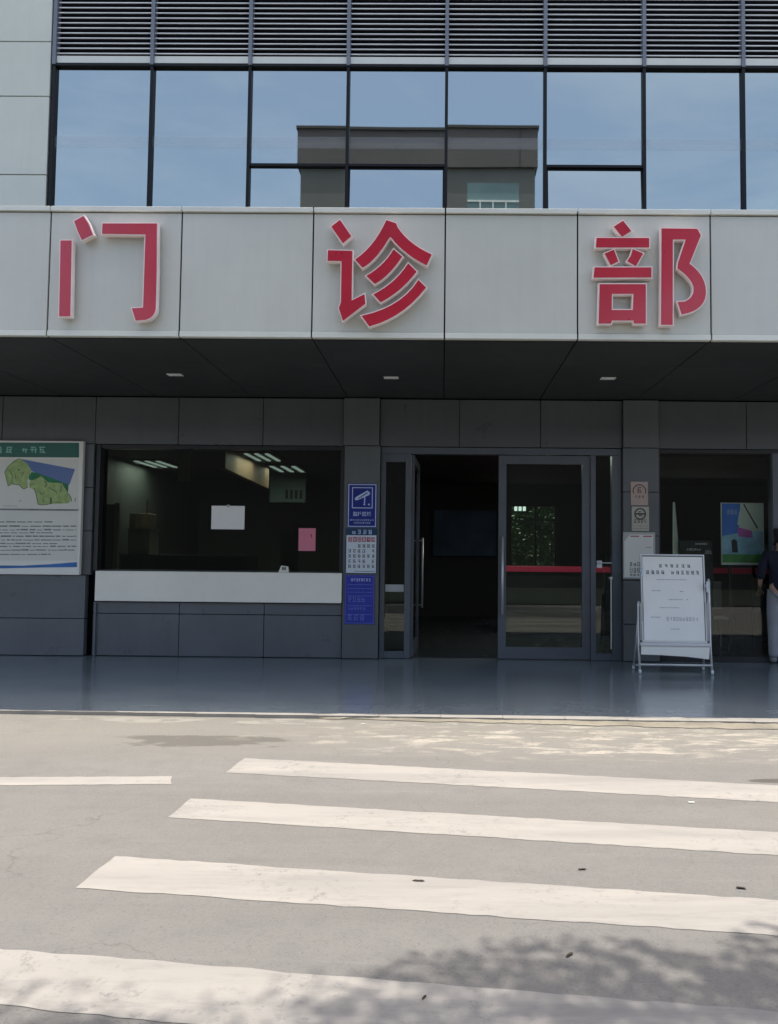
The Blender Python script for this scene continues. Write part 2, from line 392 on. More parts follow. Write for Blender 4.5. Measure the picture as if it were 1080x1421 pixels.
def YKx(x): return KL.y + (KR.y - KL.y) * (x - KL.x) / (KR.x - KL.x)
YSH = 6.60                             # where the canopy shade ends
m = MB(); m.box(-14, 14, YSH + .012, YW + .1, -.19, 0); struct('pavement', m, M['plaza'])
m = MB()
xs = [-14 + i * .5 for i in range(57)]
random.seed(4)
for a, b in zip(xs[:-1], xs[1:]):
    d = random.uniform(-.004, .004); c_ = YKx((a + b) / 2); m.box(a, b - .003, c_ + d, max(YSH + .01, c_ + .03), -.18, .004)
struct('kerb', m, M['kerb'])
# cement fillet running wider to the right
m = MB()
random.seed(7)
n = 90; x0, x1 = -1.0, 7.0; prev = None
for i in range(n + 1):
    xx = x0 + (x1 - x0) * i / n; w = .01 + .15 * max(0, min(1, (xx - x0) / 3.4)) + random.uniform(-.022, .022)
    cur = (xx, w, random.uniform(-.004, .004), YKx(xx) - .004)
    if prev:
        a, b = prev, cur
        m.hexa([(a[0], a[3]-a[1], ROADZ-.02), (b[0], b[3]-b[1], ROADZ-.02), (b[0], b[3], ROADZ-.02), (a[0], a[3], ROADZ-.02),
                (a[0], a[3]-a[1], ROADZ+.006), (b[0], b[3]-b[1], ROADZ+.006), (b[0], b[3], -.006+b[2]), (a[0], a[3], -.006+a[2])])
    prev = cur
struct('cement_fillet', m, M['cement'])
def marking(pts, mat='paint', z=ROADZ + .0018):
    m = MB(); q = [atz(px, py, z) for px, py in pts]; random.seed(int(pts[0][1]))
    # subdivide the outline with a slight ragged edge
    out = []
    for i, a in enumerate(q):
        b = q[(i + 1) % len(q)]; k = max(1, int((b - a).length / .06))
        for s in range(k):
            p = a.lerp(b, s / k); out.append(p + Vector((random.uniform(-.005, .005), random.uniform(-.006, .006), 0)) if s else p)
    tris = tessellate_polygon([[Vector((p.x, p.y, 0)) for p in out]])
    for t_ in tris:
        a, b, c = [out[i] for i in t_]
        if (b.x-a.x)*(c.y-a.y)-(b.y-a.y)*(c.x-a.x) < 0: b, c = c, b
        m.face([a, b, c])
    o = m.build('crosswalk_stripe', M[mat], origin=(0, 0, 0), recalc=False); o['kind'] = 'structure'; return o
def ext(a, b, x):  # extend the image line a-b to image column x
    return (x, a[1] + (b[1] - a[1]) * (x - a[0]) / (b[0] - a[0]))
marking([(340, 1052), ext((340, 1052), (1080, 1090), 1500), ext((313, 1072), (1080, 1113), 1500), (313, 1072)])
marking([(265, 1108), ext((265, 1108), (1080, 1155), 1500), ext((233, 1134), (1080, 1187), 1500), (233, 1134)])
marking([(160, 1188), ext((160, 1188), (1080, 1249), 1500), ext((105, 1232), (1080, 1298), 1500), (105, 1232)])
marking([ext((0, 1316), (1080, 1404), -60), ext((0, 1316), (1080, 1404), 1500), ext((0, 1395), (260, 1421), 1500), ext((0, 1395), (260, 1421), -100)], 'paint_worn_shaded')
o = marking([(-400, 1081), (239, 1077), (238, 1088), (-400, 1092)]); o.name = 'lane_line'

# ------------------------------------------------------------------ the clinic building
bld = thing('clinic_building', (0, YW, 0), 'grey outpatient building with blue mirrored glazing above a dark ground floor and pale canopy fascia', 'building')
MOD = 1.222
ZFT, ZFB = Z(290, YF), Z(470, YF)      # fascia top and bottom
# canopy fascia panels
g = .007
m = MB()
for k in range(-8, 8):
    a, b = k * MOD, (k + 1) * MOD
    m.box(a + g, b - g, YF, YF + .04, ZFB + .055, ZFT - .055)
m.build('fascia_panel', M['alu_light'], bld, bevel=.004)
m = MB()
for k in range(-8, 8):
    a, b = k * MOD, (k + 1) * MOD
    m.box(a + g, b - g, YF - .012, YF + .05, ZFB, ZFB + .052)
m.build('fascia_lip', M['alu_trim'], bld, bevel=.003)
m = MB()
for k in range(-8, 8):
    m.box(k * MOD + g, (k + 1) * MOD - g, YF - .022, YF + .05, ZFT - .045, ZFT)
m.build('fascia_coping', M['alu_trim'], bld, bevel=.003)
B('fascia_backing', M['black'], bld, (-9.6, 9.6, YF + .018, YF + .1, ZFB + .004, ZFT - .006))
B('canopy_roof', M['mullion'], bld, (-9.6, 9.6, YF + .1, YG + .0, ZFT - .3, ZFT - .05))
# soffit
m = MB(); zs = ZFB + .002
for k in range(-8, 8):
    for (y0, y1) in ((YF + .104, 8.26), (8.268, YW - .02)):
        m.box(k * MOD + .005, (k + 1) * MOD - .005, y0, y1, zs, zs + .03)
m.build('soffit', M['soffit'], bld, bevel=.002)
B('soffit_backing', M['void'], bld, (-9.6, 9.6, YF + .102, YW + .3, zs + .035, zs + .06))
# upper facade -----------------------------------------------------
zgt, zlb = Z(95, YG), Z(79.5, YG)       # top of glazing head, bottom of louvres
zmid = Z(230.5, YG)
zbot = ZFT - .05
ZTOP = 11.5
KX = [k * MOD for k in range(-4, 8)]
mw = .019
for i, xk in enumerate(KX):
    B('mullion', M['black'], bld, (xk - mw, xk + mw, YG - .03, YG + .08, zbot, zgt), bevel=.002)
    B('louvre_post', M['mullion'], bld, (xk - .022, xk + .022, YG - .045, YG + .06, zgt + .012, ZTOP), bevel=.002)
B('window_head', M['black'], bld, (KX[0] - mw, KX[-1] + mw, YG - .032, YG + .08, zgt + .001, zgt + .035))
for xk in KX[:-1]:
    a, b = xk + .0235, xk + MOD - .0235
    B('spandrel_trim', M['alu_light'], bld, (a, b, YG - .02, YG + .04, zgt + .037, zlb - .012), bevel=.003)
    m = MB(); z = zlb + .028
    while z < ZTOP - .1:   # tilted louvre blades
        m.hexa([(a, YG - .016, z - .008), (b, YG - .016, z - .008), (b, YG - .002, z - .008), (a, YG - .002, z - .008),
                (a, YG - .016, z + .002), (b, YG - .016, z + .002), (b, YG - .002, z + .003), (a, YG - .002, z + .003)])
        z += .0655
    m.build('louvre_panel', M['blade'], bld)
B('louvre_backing', M['void'], bld, (KX[0], KX[-1], YG + .09, YG + .12, zgt + .04, ZTOP))
random.seed(11)
def pane(x0, x1, z0, z1, tilt=0, name='window'):
    ax = random.uniform(-.0018, .0018); az = random.uniform(-.0010, .0010)
    xc, zc = (x0 + x1) / 2, (z0 + z1) / 2; m = MB()
    y = YG + .02
    def yy(px, pz): return y + (px - xc) * az + (pz - zc) * ax - (z1 - pz) * math.tan(tilt)
    m.face([(x0, yy(x0, z0), z0), (x1, yy(x1, z0), z0), (x1, yy(x1, z1), z1), (x0, yy(x0, z1), z1)])
    if tilt:
        f = MB(); w = .02
        for (p, q, r_, s_) in ((x0, x0 + w, z0, z1), (x1 - w, x1, z0, z1), (x0 + w, x1 - w, z0, z0 + w), (x0 + w, x1 - w, z1 - w, z1)):
            f.hexa([(p, yy(p, r_) - .012, r_), (q, yy(q, r_) - .012, r_), (q, yy(q, r_) + .03, r_), (p, yy(p, r_) + .03, r_),
                    (p, yy(p, s_) - .012, s_), (q, yy(q, s_) - .012, s_), (q, yy(q, s_) + .03, s_), (p, yy(p, s_) + .03, s_)])
        fr = f.build('sash_frame', M['black'], bld)
        m.build('glass_pane', M['glass_up'], fr, recalc=False)
    else: m.build('glass_pane', M['glass_up'], bld, recalc=False)
for i, xk in enumerate(KX[:-1]):
    a, b = xk + mw, xk + MOD - mw
    if round(xk / MOD) in (-2, -1, 1):
        B('transom', M['black'], bld, (a, b, YG - .02, YG + .06, zmid - .016, zmid + .016))
        pane(a, b, zmid + .016, zgt)
        tl = {-2: 0, -1: R(3.6), 1: R(4.6)}[round(xk / MOD)]
        pane(a, b, zbot, zmid - .017, tl)
    else: pane(a, b, zbot, zgt)
B('upper_room_wall', M['plaster'], bld, (KX[0] + .02, KX[-1] - .02, YG + 1.5, YG + 1.6, zbot, zgt), (KX[0] + .02, KX[-1] - .02, YG + .13, YG + 1.5, zgt - .03, zgt - .001), (KX[0] + .02, KX[-1] - .02, YG + .13, YG + 1.5, zbot - .1, zbot))
M['pale_band'] = nt('pale_band_overlay')[0]  # added overlay painting the faint light band across the upper glass
_t = M['pale_band'].node_tree; _o = [n for n in _t.nodes][0]; _a = _t.nodes.new('ShaderNodeBsdfTransparent'); _d = _t.nodes.new('ShaderNodeBsdfDiffuse'); _d.inputs[0].default_value = (.75, .78, .82, 1)
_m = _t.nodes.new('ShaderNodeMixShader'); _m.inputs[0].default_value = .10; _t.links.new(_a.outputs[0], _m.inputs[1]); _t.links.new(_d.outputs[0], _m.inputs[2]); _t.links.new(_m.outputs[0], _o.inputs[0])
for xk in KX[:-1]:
    m = MB(); za_, zb_ = Z(206, YG), Z(190, YG); m.face([(xk + .02, YG + .012, za_), (xk + MOD - .02, YG + .012, za_), (xk + MOD - .02, YG + .012, zb_), (xk + .02, YG + .012, zb_)]); m.build('pale_band_strip', M['pale_band'], bld, recalc=False)
B('blind_box', M['pelmet'], bld, (KX[0] + .05, KX[-1] - .05, YG + .15, YG + .30, Z(205, YG), Z(191, YG)))
# pale panels left of the glazing
m = MB(); zj = [zbot, Z(244.5, YG, 40) + .0, Z(138, YG, 615), Z(62, YG, 615), 8.35, 9.2, 10.2, ZTOP]
zj[1] = Z(247, YG, 615)
xl = KX[0] - .048
for a, b in zip(zj[:-1], zj[1:]):
    for (p, q) in ((xl - 1.2, xl), (xl - 2.4, xl - 1.208), (xl - 3.6, xl - 2.408), (xl - 4.8, xl - 3.608)):
        m.box(p, q, YG - .03, YG + .04, a + .006, b - .006)
m.build('side_cladding', M['alu_side'], bld, bevel=.004)
B('cladding_backing', M['black'], bld, (-9.6, KX[0] - .02, YG + .01, YG + .3, zbot, ZTOP))
B('roof_slab', M['alu_trim'], bld, (-9.65, 9.4, YG - .1, 17.4, ZTOP, ZTOP + .3))
B('outer_wall', M['int_wall'], bld, (-9.6, -9.4, YG + .3, 17.2, 0, ZTOP), (KX[-1] + .03, 9.3, YG, YG + .3, zbot, ZTOP), (9.0, 9.3, YG + .3, 17.2, 0, ZTOP),
  (-9.4, 9.0, 17.0, 17.2, 2.95, ZTOP))
# ground floor wall tiles -------------------------------------------
ZH = Z(620.5)         # head of openings
ZR = [0.004, .465, 1.01, 1.565, 2.115, ZH]
gx = .0045
def tiles(name, xs, zs, y0, y1, mat):
    m = MB()
    for a, b in zip(xs[:-1], xs[1:]):
        for c, d in zip(zs[:-1], zs[1:]): m.box(a + gx, b - gx, y0, y1, c + gx, d - gx)
    return m.build(name, mat, bld, bevel=.002)
def bx(px, py=768): return X(px, YW, py)
XT = [-8.0, -6.8, bx(5, 580), bx(134, 580), bx(249, 580), bx(366, 580), bx(478, 580)]
tiles('wall_frieze', XT, [ZH, zs - .012], YW - .02, YW + .03, M['tile'])
XT2 = [bx(528, 580), bx(638, 580), bx(750, 580), bx(863, 580)]
tiles('wall_frieze', XT2, [ZH, zs - .012], YW - .02, YW + .03, M['tile'])
XT3 = [bx(912, 580), bx(1035, 580), bx(1150, 580), 6.2, 7.4, 8.6]
tiles('wall_frieze', XT3, [ZH, zs - .012], YW - .02, YW + .03, M['tile'])
tiles('wall_frieze', [bx(478, 580), bx(528, 580)], [ZH, zs - .012], YW - .075, YW + .03, M['tile_pillar'])
tiles('wall_frieze', [bx(863, 580), bx(912, 580)], [ZH, zs - .012], YW - .075, YW + .03, M['tile_pillar'])
XP0, XP1 = bx(478, 700), bx(528, 700); XQ0, XQ1 = bx(863, 700), bx(913, 700)
XWL = bx(133, 700)
tiles('pillar', [XP0, XP1], [.004, ZH], YW - .07, YW + .03, M['tile_pillar'])
tiles('pillar', [XQ0, XQ1], ZR, YW - .07, YW + .03, M['tile_pillar'])
tiles('left_wall', [-8.0, -6.2, bx(-10, 700), bx(126, 700)], ZR[:3], YW - .07, YW + .03, M['tile_low'])
tiles('left_wall', [-8.0, -6.2, bx(-10, 700), bx(112, 700), bx(131.5, 700)], ZR[2:], YW - .05, YW + .03, M['tile'])
B('wall_edge_trim', M['mullion'], bld, (bx(133.5, 860), bx(135.5, 860), YW - .06, YW + .03, .004, .66))
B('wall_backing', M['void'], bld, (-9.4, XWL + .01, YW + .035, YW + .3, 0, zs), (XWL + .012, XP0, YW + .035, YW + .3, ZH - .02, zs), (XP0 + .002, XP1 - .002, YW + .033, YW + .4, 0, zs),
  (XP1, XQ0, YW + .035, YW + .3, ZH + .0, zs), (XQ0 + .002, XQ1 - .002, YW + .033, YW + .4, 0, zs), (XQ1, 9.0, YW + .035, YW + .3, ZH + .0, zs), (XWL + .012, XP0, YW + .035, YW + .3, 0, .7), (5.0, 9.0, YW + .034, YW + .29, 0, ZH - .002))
# service window ----------------------------------------------------
ZS0, ZS1 = Z(838), Z(796.5)
tiles('window_apron', [XWL + .02, bx(249.5, 870), bx(367, 870), XP0 - .004], [.004, Z(855.5), ZS0 - .01], YW - .03, YW + .03, M['tile_low'])
sw = B('service_window', M['frame_dark'], bld, (XWL, XWL + .05, YW - .02, YW + .18, ZS1, ZH - .004), (XP0 - .05, XP0 - .003, YW - .02, YW + .18, ZS1, ZH - .004),
  (XWL + .05, XP0 - .05, YW + .0, YW + .18, ZH - .05, ZH - .004), (XWL + .05, XP0 - .05, YW + .0, YW + .10, ZS1 - .02, ZS1 + .015))
m = MB(); m.box(XWL + .052, XP0 - .052, YW + .10, YW + .112, ZS1 + .016, ZH - .052); m.build('glass_pane', M['glass_low'], sw)
B('counter_sill', M['sill'], bld, (bx(136.5, 815), bx(475.5, 815), YW - .10, YW + .095, ZS0, ZS1), bevel=.006)
# doors ---------------------------------------------------------------
yd = YW + .03
ds = B('door_surround', M['frame'], bld,
  (XP1 + .004, XQ0 - .004, yd - .03, yd + .09, Z(630), ZH - .004),
  (XP1 + .004, bx(534), yd - .03, yd + .09, .004, Z(630) - .001), (bx(562), bx(570), yd - .03, yd + .09, .004, Z(630) - .001),
  (bx(534) + .001, bx(562) - .001, yd - .02, yd + .06, .005, .09), (bx(534) + .001, bx(562) - .001, yd - .02, yd + .06, Z(641), Z(630) - .001),
  (bx(820), bx(827), yd - .03, yd + .09, .004, Z(630) - .001), (bx(850), XQ0 - .004, yd - .03, yd + .09, .004, Z(630) - .001),
  (bx(827) + .001, bx(850) - .001, yd - .02, yd + .06, .005, .09), bevel=.003)
m = MB(); m.box(bx(534), bx(562), yd + .02, yd + .03, .09, Z(641)); m.build('glass_pane', M['glass_door'], ds)
m = MB(); m.box(bx(827), bx(850), yd + .02, yd + .03, .09, Z(630)); m.build('glass_pane', M['glass_door'], ds)
m = MB(); m.box(bx(535), bx(561), yd + .012, yd + .018, Z(822), Z(812)); m.build('push_label', M['plaque_grey'], ds)
m = MB(); m.box(bx(535), bx(561), yd + .012, yd + .018, Z(640), Z(632)); m.build('vent_strip', M['int_teal'], ds)
def door_leaf(x0, x1, label=None, swing=0, flip=1):
    hx = x0 if flip > 0 else x1
    T = Matrix.Translation((hx, yd + .02, 0)) @ Matrix.Rotation(swing, 4, 'Z') @ Matrix.Translation((-hx, -yd - .02, 0))
    def bk(mb, *a, **k):
        mb.v = [T @ v for v in mb.v]; return mb.build(*a, **k)
    zt = Z(631); fw = .098
    m = MB(); m.box(x0, x0 + fw, yd, yd + .05, .012, zt); m.box(x1 - fw, x1, yd, yd + .05, .012, zt)
    m.box(x0 + fw, x1 - fw, yd, yd + .05, .012, .155); m.box(x0 + fw, x1 - fw, yd, yd + .05, zt - .105, zt)
    d = bk(m, 'door', M['frame'], bld)
    if label: d['label'] = label
    m = MB(); m.box(x0 + fw, x1 - fw, yd + .02, yd + .03, .155, zt - .105); bk(m, 'glass_pane', M['glass_door'], d)
    hxx = (x1 - .05) if flip > 0 else (x0 + .05)
    m = MB()
    for s, yy_ in ((-1, yd), (1, yd + .05)):
        y_ = yy_ + s * .05
        m.tube([(hxx, yy_, 1.50), (hxx, y_, 1.50)], .008); m.tube([(hxx, yy_, .60), (hxx, y_, .60)], .008)
        m.tube([(hxx, y_, 1.54), (hxx, y_, .56)], .014, 12)
    bk(m, 'handle', M['steel'], d, smooth=True)
    return d
xa, xb = bx(571), bx(692); xm = (xa + bx(820)) / 2
door_leaf(xb, bx(819.5), flip=-1, label='closed glazed door leaf')
door_leaf(bx(571.5), bx(571.5) + (bx(819.5) - xb), swing=R(88), flip=1, label='glazed door leaf swung open inwards')
m = MB(); m.box(bx(829), bx(836), yd - .01, yd + .02, Z(786), Z(776)); m.tube([(bx(829), yd - .03, Z(779)), (bx(849), yd - .03, Z(779))], .008)
m.tube([(bx(848), yd - .035, Z(800)), (bx(848), yd - .035, Z(898))], .008); m.tube([(bx(848), yd + .02, Z(800)), (bx(848), yd - .05, Z(800))], .02)
m.build('lock', M['steel'], ds, smooth=False)
# right shop window -------------------------------------------------
xe = bx(1073)
rw = B('right_window', M['frame_dark'], bld, (XQ1, XQ1 + .03, YW - .0, YW + .12, .004, ZH - .004), (XQ1 + .03, 5.0, YW, YW + .12, .004, .06), (XQ1 + .03, 5.0, YW, YW + .12, ZH - .05, ZH - .004))
m = MB(); m.box(XQ1 + .03, xe, YW + .05, YW + .06, .06, ZH - .05); m.build('glass_pane', M['glass_clear'], rw)
m = MB(); m.box(xe + .09, 5.0, YW + .05, YW + .06, .06, ZH - .05); m.build('glass_pane', M['glass_low'], rw)
B('window_post', M['frame'], bld, (xe, xe + .09, YW - .02, YW + .14, .06, ZH - .05))
# interior shell ----------------------------------------------------
YB = 17.0; ZC = 2.82
wx0, wx1 = X(708, YB), X(772, YB); wz0, wz1 = Z(796, YB), Z(702, YB)
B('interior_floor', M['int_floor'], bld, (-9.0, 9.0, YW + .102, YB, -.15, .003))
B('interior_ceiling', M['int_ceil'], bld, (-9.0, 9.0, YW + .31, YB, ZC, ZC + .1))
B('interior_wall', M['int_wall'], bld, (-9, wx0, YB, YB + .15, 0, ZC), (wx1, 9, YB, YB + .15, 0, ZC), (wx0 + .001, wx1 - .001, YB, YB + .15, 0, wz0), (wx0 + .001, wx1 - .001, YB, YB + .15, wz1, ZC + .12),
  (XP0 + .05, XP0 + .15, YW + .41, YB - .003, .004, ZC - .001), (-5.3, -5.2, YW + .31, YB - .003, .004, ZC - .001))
# back window with bars
m = MB()
m.box(wx0, wx0 + .03, YB + .03, YB + .09, wz0, wz1); m.box(wx1 - .03, wx1, YB + .03, YB + .09, wz0, wz1); xmid = wx0 + .55 * (wx1 - wx0)
m.box(xmid - .02, xmid + .02, YB + .03, YB + .09, wz0, wz1)
m.box(wx0, wx1, YB + .032, YB + .088, wz1 - .30, wz1 - .27)
m.box(wx0, wx1, YB + .10, YB + .12, wz0 + .36, wz0 + .375)
q = wx0 + .05
while q < wx1: m.tube([(q, YB + .12, wz0), (q, YB + .12, wz0 + (.37 if q < xmid else wz1 - wz0 - .02))], .007, 6); q += .085
m.build('back_window_frame', M['frame_dark'], bld)

# ------------------------------------------------------------------ letters of the fascia sign
def offset_poly(pts, d):
    n = len(pts); A = sum(pts[i][0]*pts[(i+1)%n][1]-pts[(i+1)%n][0]*pts[i][1] for i in range(n)); s = 1 if A > 0 else -1
    out = []
    for i in range(n):
        p0, p1, p2 = Vector(pts[i-1]), Vector(pts[i]), Vector(pts[(i+1) % n])
        a = (p1 - p0).normalized(); b = (p2 - p1).normalized()
        na = Vector((a.y, -a.x)) * s; nb = Vector((b.y, -b.x)) * s
        k = na + nb; den = 1 + na.dot(nb)
        k = k / max(den, .45)
        out.append(tuple(p1 + k * d))
    return out
def quadcurve(a, c, b, n=7):
    return [((1-t)**2*a[0]+2*t*(1-t)*c[0]+t*t*b[0], (1-t)**2*a[1]+2*t*(1-t)*c[1]+t*t*b[1]) for t in [i/n for i in range(n+1)]]
YL = YF - .085      # face plane of the letters
def character(label, ox, oy, sc, strokes):
    def cv(l): return [tuple(aty(ox + x / sc, oy + y / sc, YL).xz) for x, y in l]
    loops = [[cv(l) for l in st] for st in strokes]
    allp = [p for st in loops for l in st for p in l]
    r = thing('sign_character', ((min(p[0] for p in allp)+max(p[0] for p in allp))/2, YF, min(p[1] for p in allp)), label, 'sign letter', 'raised red characters on the fascia')
    for k, st in enumerate(loops):
        m = MB()
        outer = offset_poly(st[0], .0105); holes = [offset_poly(h, -.0105) for h in st[1:]]
        e = .0004 * k
        m.prism([outer] + holes, YL + .004 + e, YF - .025 + e, 0)
        s = m.build('stroke', M['rim'], r)
        m = MB(); m.prism(st, YL + e, YL + .0035 + e, 0)
        m.build('red_face', M['red'], s)
        # standoff pins
        cx = sum(p[0] for p in outer) / len(outer); cz = sum(p[1] for p in outer) / len(outer)
    return r
men = [
 [[(145, 262), (236, 262), (224, 892), (133, 892)]],
 [[(258, 100), (335, 58), (375, 120), (412, 212), (322, 256), (290, 190)]],
 [[(494, 120), (946, 120), (944, 500)] + quadcurve((936, 830), (925, 905), (845, 922)) + [(770, 928), (738, 826), (785, 824), (832, 820), (852, 210), (490, 205)]],
]
character('red character made of three strokes, leftmost on the canopy fascia', 60, 290, 6, men)
zhen = [
 [[(120, 145), (192, 90), (285, 225), (216, 284)]],
 [[(92, 343), (294, 348), (288, 762), (396, 708), (402, 788), (216, 930), (182, 824), (200, 775), (205, 432), (88, 430)]],
 [quadcurve((318, 420), (480, 310), (578, 92)) + [(658, 118)] + quadcurve((670, 150), (760, 290), (955, 378)) + [(914, 466)] + quadcurve((900, 462), (720, 370), (615, 232)) + quadcurve((605, 235), (490, 430), (380, 488))],
 [quadcurve((412, 556), (560, 470), (638, 335)) + [(712, 398)] + quadcurve((705, 402), (600, 560), (482, 622))],
 [quadcurve((470, 710), (650, 620), (760, 452)) + [(830, 520)] + quadcurve((828, 522), (700, 690), (530, 775))],
 [quadcurve((372, 888), (700, 820), (845, 590)) + [(908, 652)] + quadcurve((905, 655), (720, 900), (436, 976))],
]
character('red character with three slanting strokes under a peak, middle of the canopy fascia', 440, 290, 6, zhen)
bu = [
 [[(240, 138), (312, 92), (376, 172), (304, 218)]],
 [[(104, 228), (518, 228), (518, 302), (98, 302)]],
 [[(168, 350), (240, 320), (275, 412), (214, 442)]],
 [[(388, 316), (470, 350), (414, 450), (345, 410), (374, 366)]],
 [[(88, 460), (536, 460), (536, 538), (80, 540)]],
 [[(128, 592), (492, 592), (492, 902), (398, 902), (395, 878), (225, 878), (218, 902), (120, 902)], [(225, 668), (395, 668), (390, 796), (222, 796)]],
 [[(617, 152), (898, 155), (926, 206), (836, 432)] + quadcurve((850, 440), (965, 530), (966, 650)) + quadcurve((966, 670), (955, 800), (775, 830)) + [(744, 732), (790, 730)] + quadcurve((800, 728), (870, 700), (870, 630)) + quadcurve((868, 610), (850, 540), (742, 466)) + [(748, 420), (808, 238), (705, 238), (704, 912), (612, 912)]],
]
character('red character with a boxed lower left and curved right side, rightmost on the canopy fascia', 810, 290, 5.684, bu)

# ------------------------------------------------------------------ soffit downlights
dl = [(243, 520, 'left'), (543, 524, 'middle'), (844, 525, 'right')]
for px, py, w in dl:
    p = atz(px, py, zs)
    t_ = thing('downlight', (p.x, p.y, zs - .02), 'small slim white downlight in the dark soffit, %s of the three' % {'left': 'leftmost', 'middle': 'middle one', 'right': 'rightmost'}[w], 'downlight', 'downlights in the canopy soffit')
    m = MB(); m.box(p.x - .082, p.x + .082, p.y - .05, p.y + .05, zs - .006, zs + .01); m.build('rim', M['lens'], t_, bevel=.002)
    m = MB(); m.box(p.x - .072, p.x + .072, p.y - .04, p.y + .04, zs - .008, zs - .0065); m.build('lens', M['white'], t_)

# ------------------------------------------------------------------ print helpers
def glyph(m, x, z, w, h, y, rng, mi=0, dens=1.0):
    tk = min(w, h) * .17
    for k in range(3):
        if rng.random() < .9 * dens:
            zz = z + h * (.08 + .38 * k) ; a = rng.uniform(0, .22); b = rng.uniform(.75, 1)
            m.quad(x + w * a, x + w * b, y, zz, zz + tk, mi)
    for k in range(2):
        if rng.random() < .85 * dens:
            xx = x + w * (.15 + .5 * k + rng.uniform(-.08, .12)); a = rng.uniform(0, .35); b = rng.uniform(.7, 1)
            m.quad(xx, xx + tk, y - .0002, z + h * a, z + h * b, mi)
    if rng.random() < .6: m.face([(x + w*.5, y - .0004, z + h*.5), (x + w*.62, y - .0004, z + h*.5), (x + w, y - .0004, z), (x + w*.86, y - .0004, z)], mi)
def textmesh(s, size, x, y, z, mat, parent, name='lettering', bold=0.0, align='CENTER'):
    cu = bpy.data.curves.new('t', 'FONT'); cu.body = s; cu.size = size; cu.align_x = align; cu.align_y = 'CENTER'; cu.offset = bold
    to = bpy.data.objects.new('t', cu); COL.objects.link(to)
    bpy.context.view_layer.update()
    me = bpy.data.meshes.new_from_object(to.evaluated_get(bpy.context.evaluated_depsgraph_get()))
    bpy.data.objects.remove(to); bpy.data.curves.remove(cu)
    o = base_of(parent)
    me.transform(Matrix.Translation(Vector((x, y, z)) - o) @ Matrix.Rotation(R(90), 4, 'X'))
    me.name = name; me.materials.clear(); me.materials.append(mat)
    ob = bpy.data.objects.new(name, me); COL.objects.link(ob); ob.parent = parent; ORG[ob.name] = o
    return ob
def sheet(name, quad, Y, th, mat, label, cat, **kw):
    """flat sheet hung with its front at Y; quad = (left, top, right, bottom) in photo units at that depth"""
    l, t_, r, b = quad; c = ((l + r) / 2, (t_ + b) / 2)
    x0, x1 = aty(l, c[1], Y).x, aty(r, c[1], Y).x; z1, z0 = aty(c[0], t_, Y).z, aty(c[0], b, Y).z
    root = thing(name, ((x0 + x1) / 2, Y + th, z0), label, cat)
    m = MB(); m.box(x0, x1, Y, Y + th, z0, z1); m.build('panel', mat, root, bevel=kw.get('bevel', 0))
    U = lambda u: x0 + (x1 - x0) * u
    V = lambda v: z1 - (z1 - z0) * v
    return root, U, V
rng = random.Random(5)

# map board on the left wall ------------------------------------------
YBd = YW - .115
root, U, V = sheet('map_board', (-62, 611.5, 113, 797), YBd, .06, M['white_b'], 'large white information board with green header and site map on the left wall', 'notice board', bevel=.003)
x1b = aty(113, 700, YBd).x
def P(px, py): v = aty(px, py, YBd); return (v.x, v.z)
y = YBd - .002
m = MB(); m.poly([P(-60, 614), P(110, 614.5), P(110, 635), P(-60, 634)], y); m.build('header', M['green_h'], root)
m = MB(); m.poly([P(-60, 637), P(109, 637), P(109, 706), P(-60, 705)], y); m.poly([P(-60, 709), P(108, 709), P(108, 778), P(-60, 778)], y); m.build('print_area', M['board_bg'], root)
m = MB()
for cx in (-48, -34, -20, -6, 8, 30, 42, 54):
    a = P(cx, 629); b = P(cx + 9.5, 620); glyph(m, a[0], a[1], b[0] - a[0], b[1] - a[1], y - .0015, rng)
m.build('header_lettering', M['teal_ink'], root)
def pz(ox, oy, sc, l): return [P(ox + x / sc, oy + yy / sc) for x, yy in l]
mp = lambda l: pz(0, 605, 9, l)
m = MB(); m.poly(mp([(250, 285), (940, 415), (870, 610), (400, 440)]), y - .0012); m.build('map_blue_area', M['map_blue'], root)
m = MB(); m.poly(mp([(360, 500), (400, 450), (470, 460), (860, 605), (850, 715), (760, 690), (480, 580), (365, 545)]), y - .0018); m.build('map_dark_green_area', M['map_dgreen'], root)
m = MB()
m.poly(mp([(250, 280), (350, 350), (395, 430), (345, 560), (350, 640), (300, 665), (240, 610), (150, 600), (105, 630), (85, 560), (60, 450), (110, 370), (170, 310)]), y - .0024)
m.poly(mp([(370, 560), (450, 540), (520, 500), (600, 580), (780, 590), (800, 630), (860, 720), (900, 790), (860, 840), (640, 850), (480, 860), (460, 780), (440, 680), (370, 640)]), y - .0024)
m.build('map_light_green_area', M['map_green'], root)
m = MB()
def stroke(pts, w):
    q = mp(pts)
    for a, b in zip(q[:-1], q[1:]):
        a, b = Vector(a), Vector(b); n_ = (b - a).normalized(); n_ = Vector((-n_.y, n_.x)) * w
        m.face([(p.x, y - .003, p.y) for p in (a - n_, b - n_, b + n_, a + n_)])
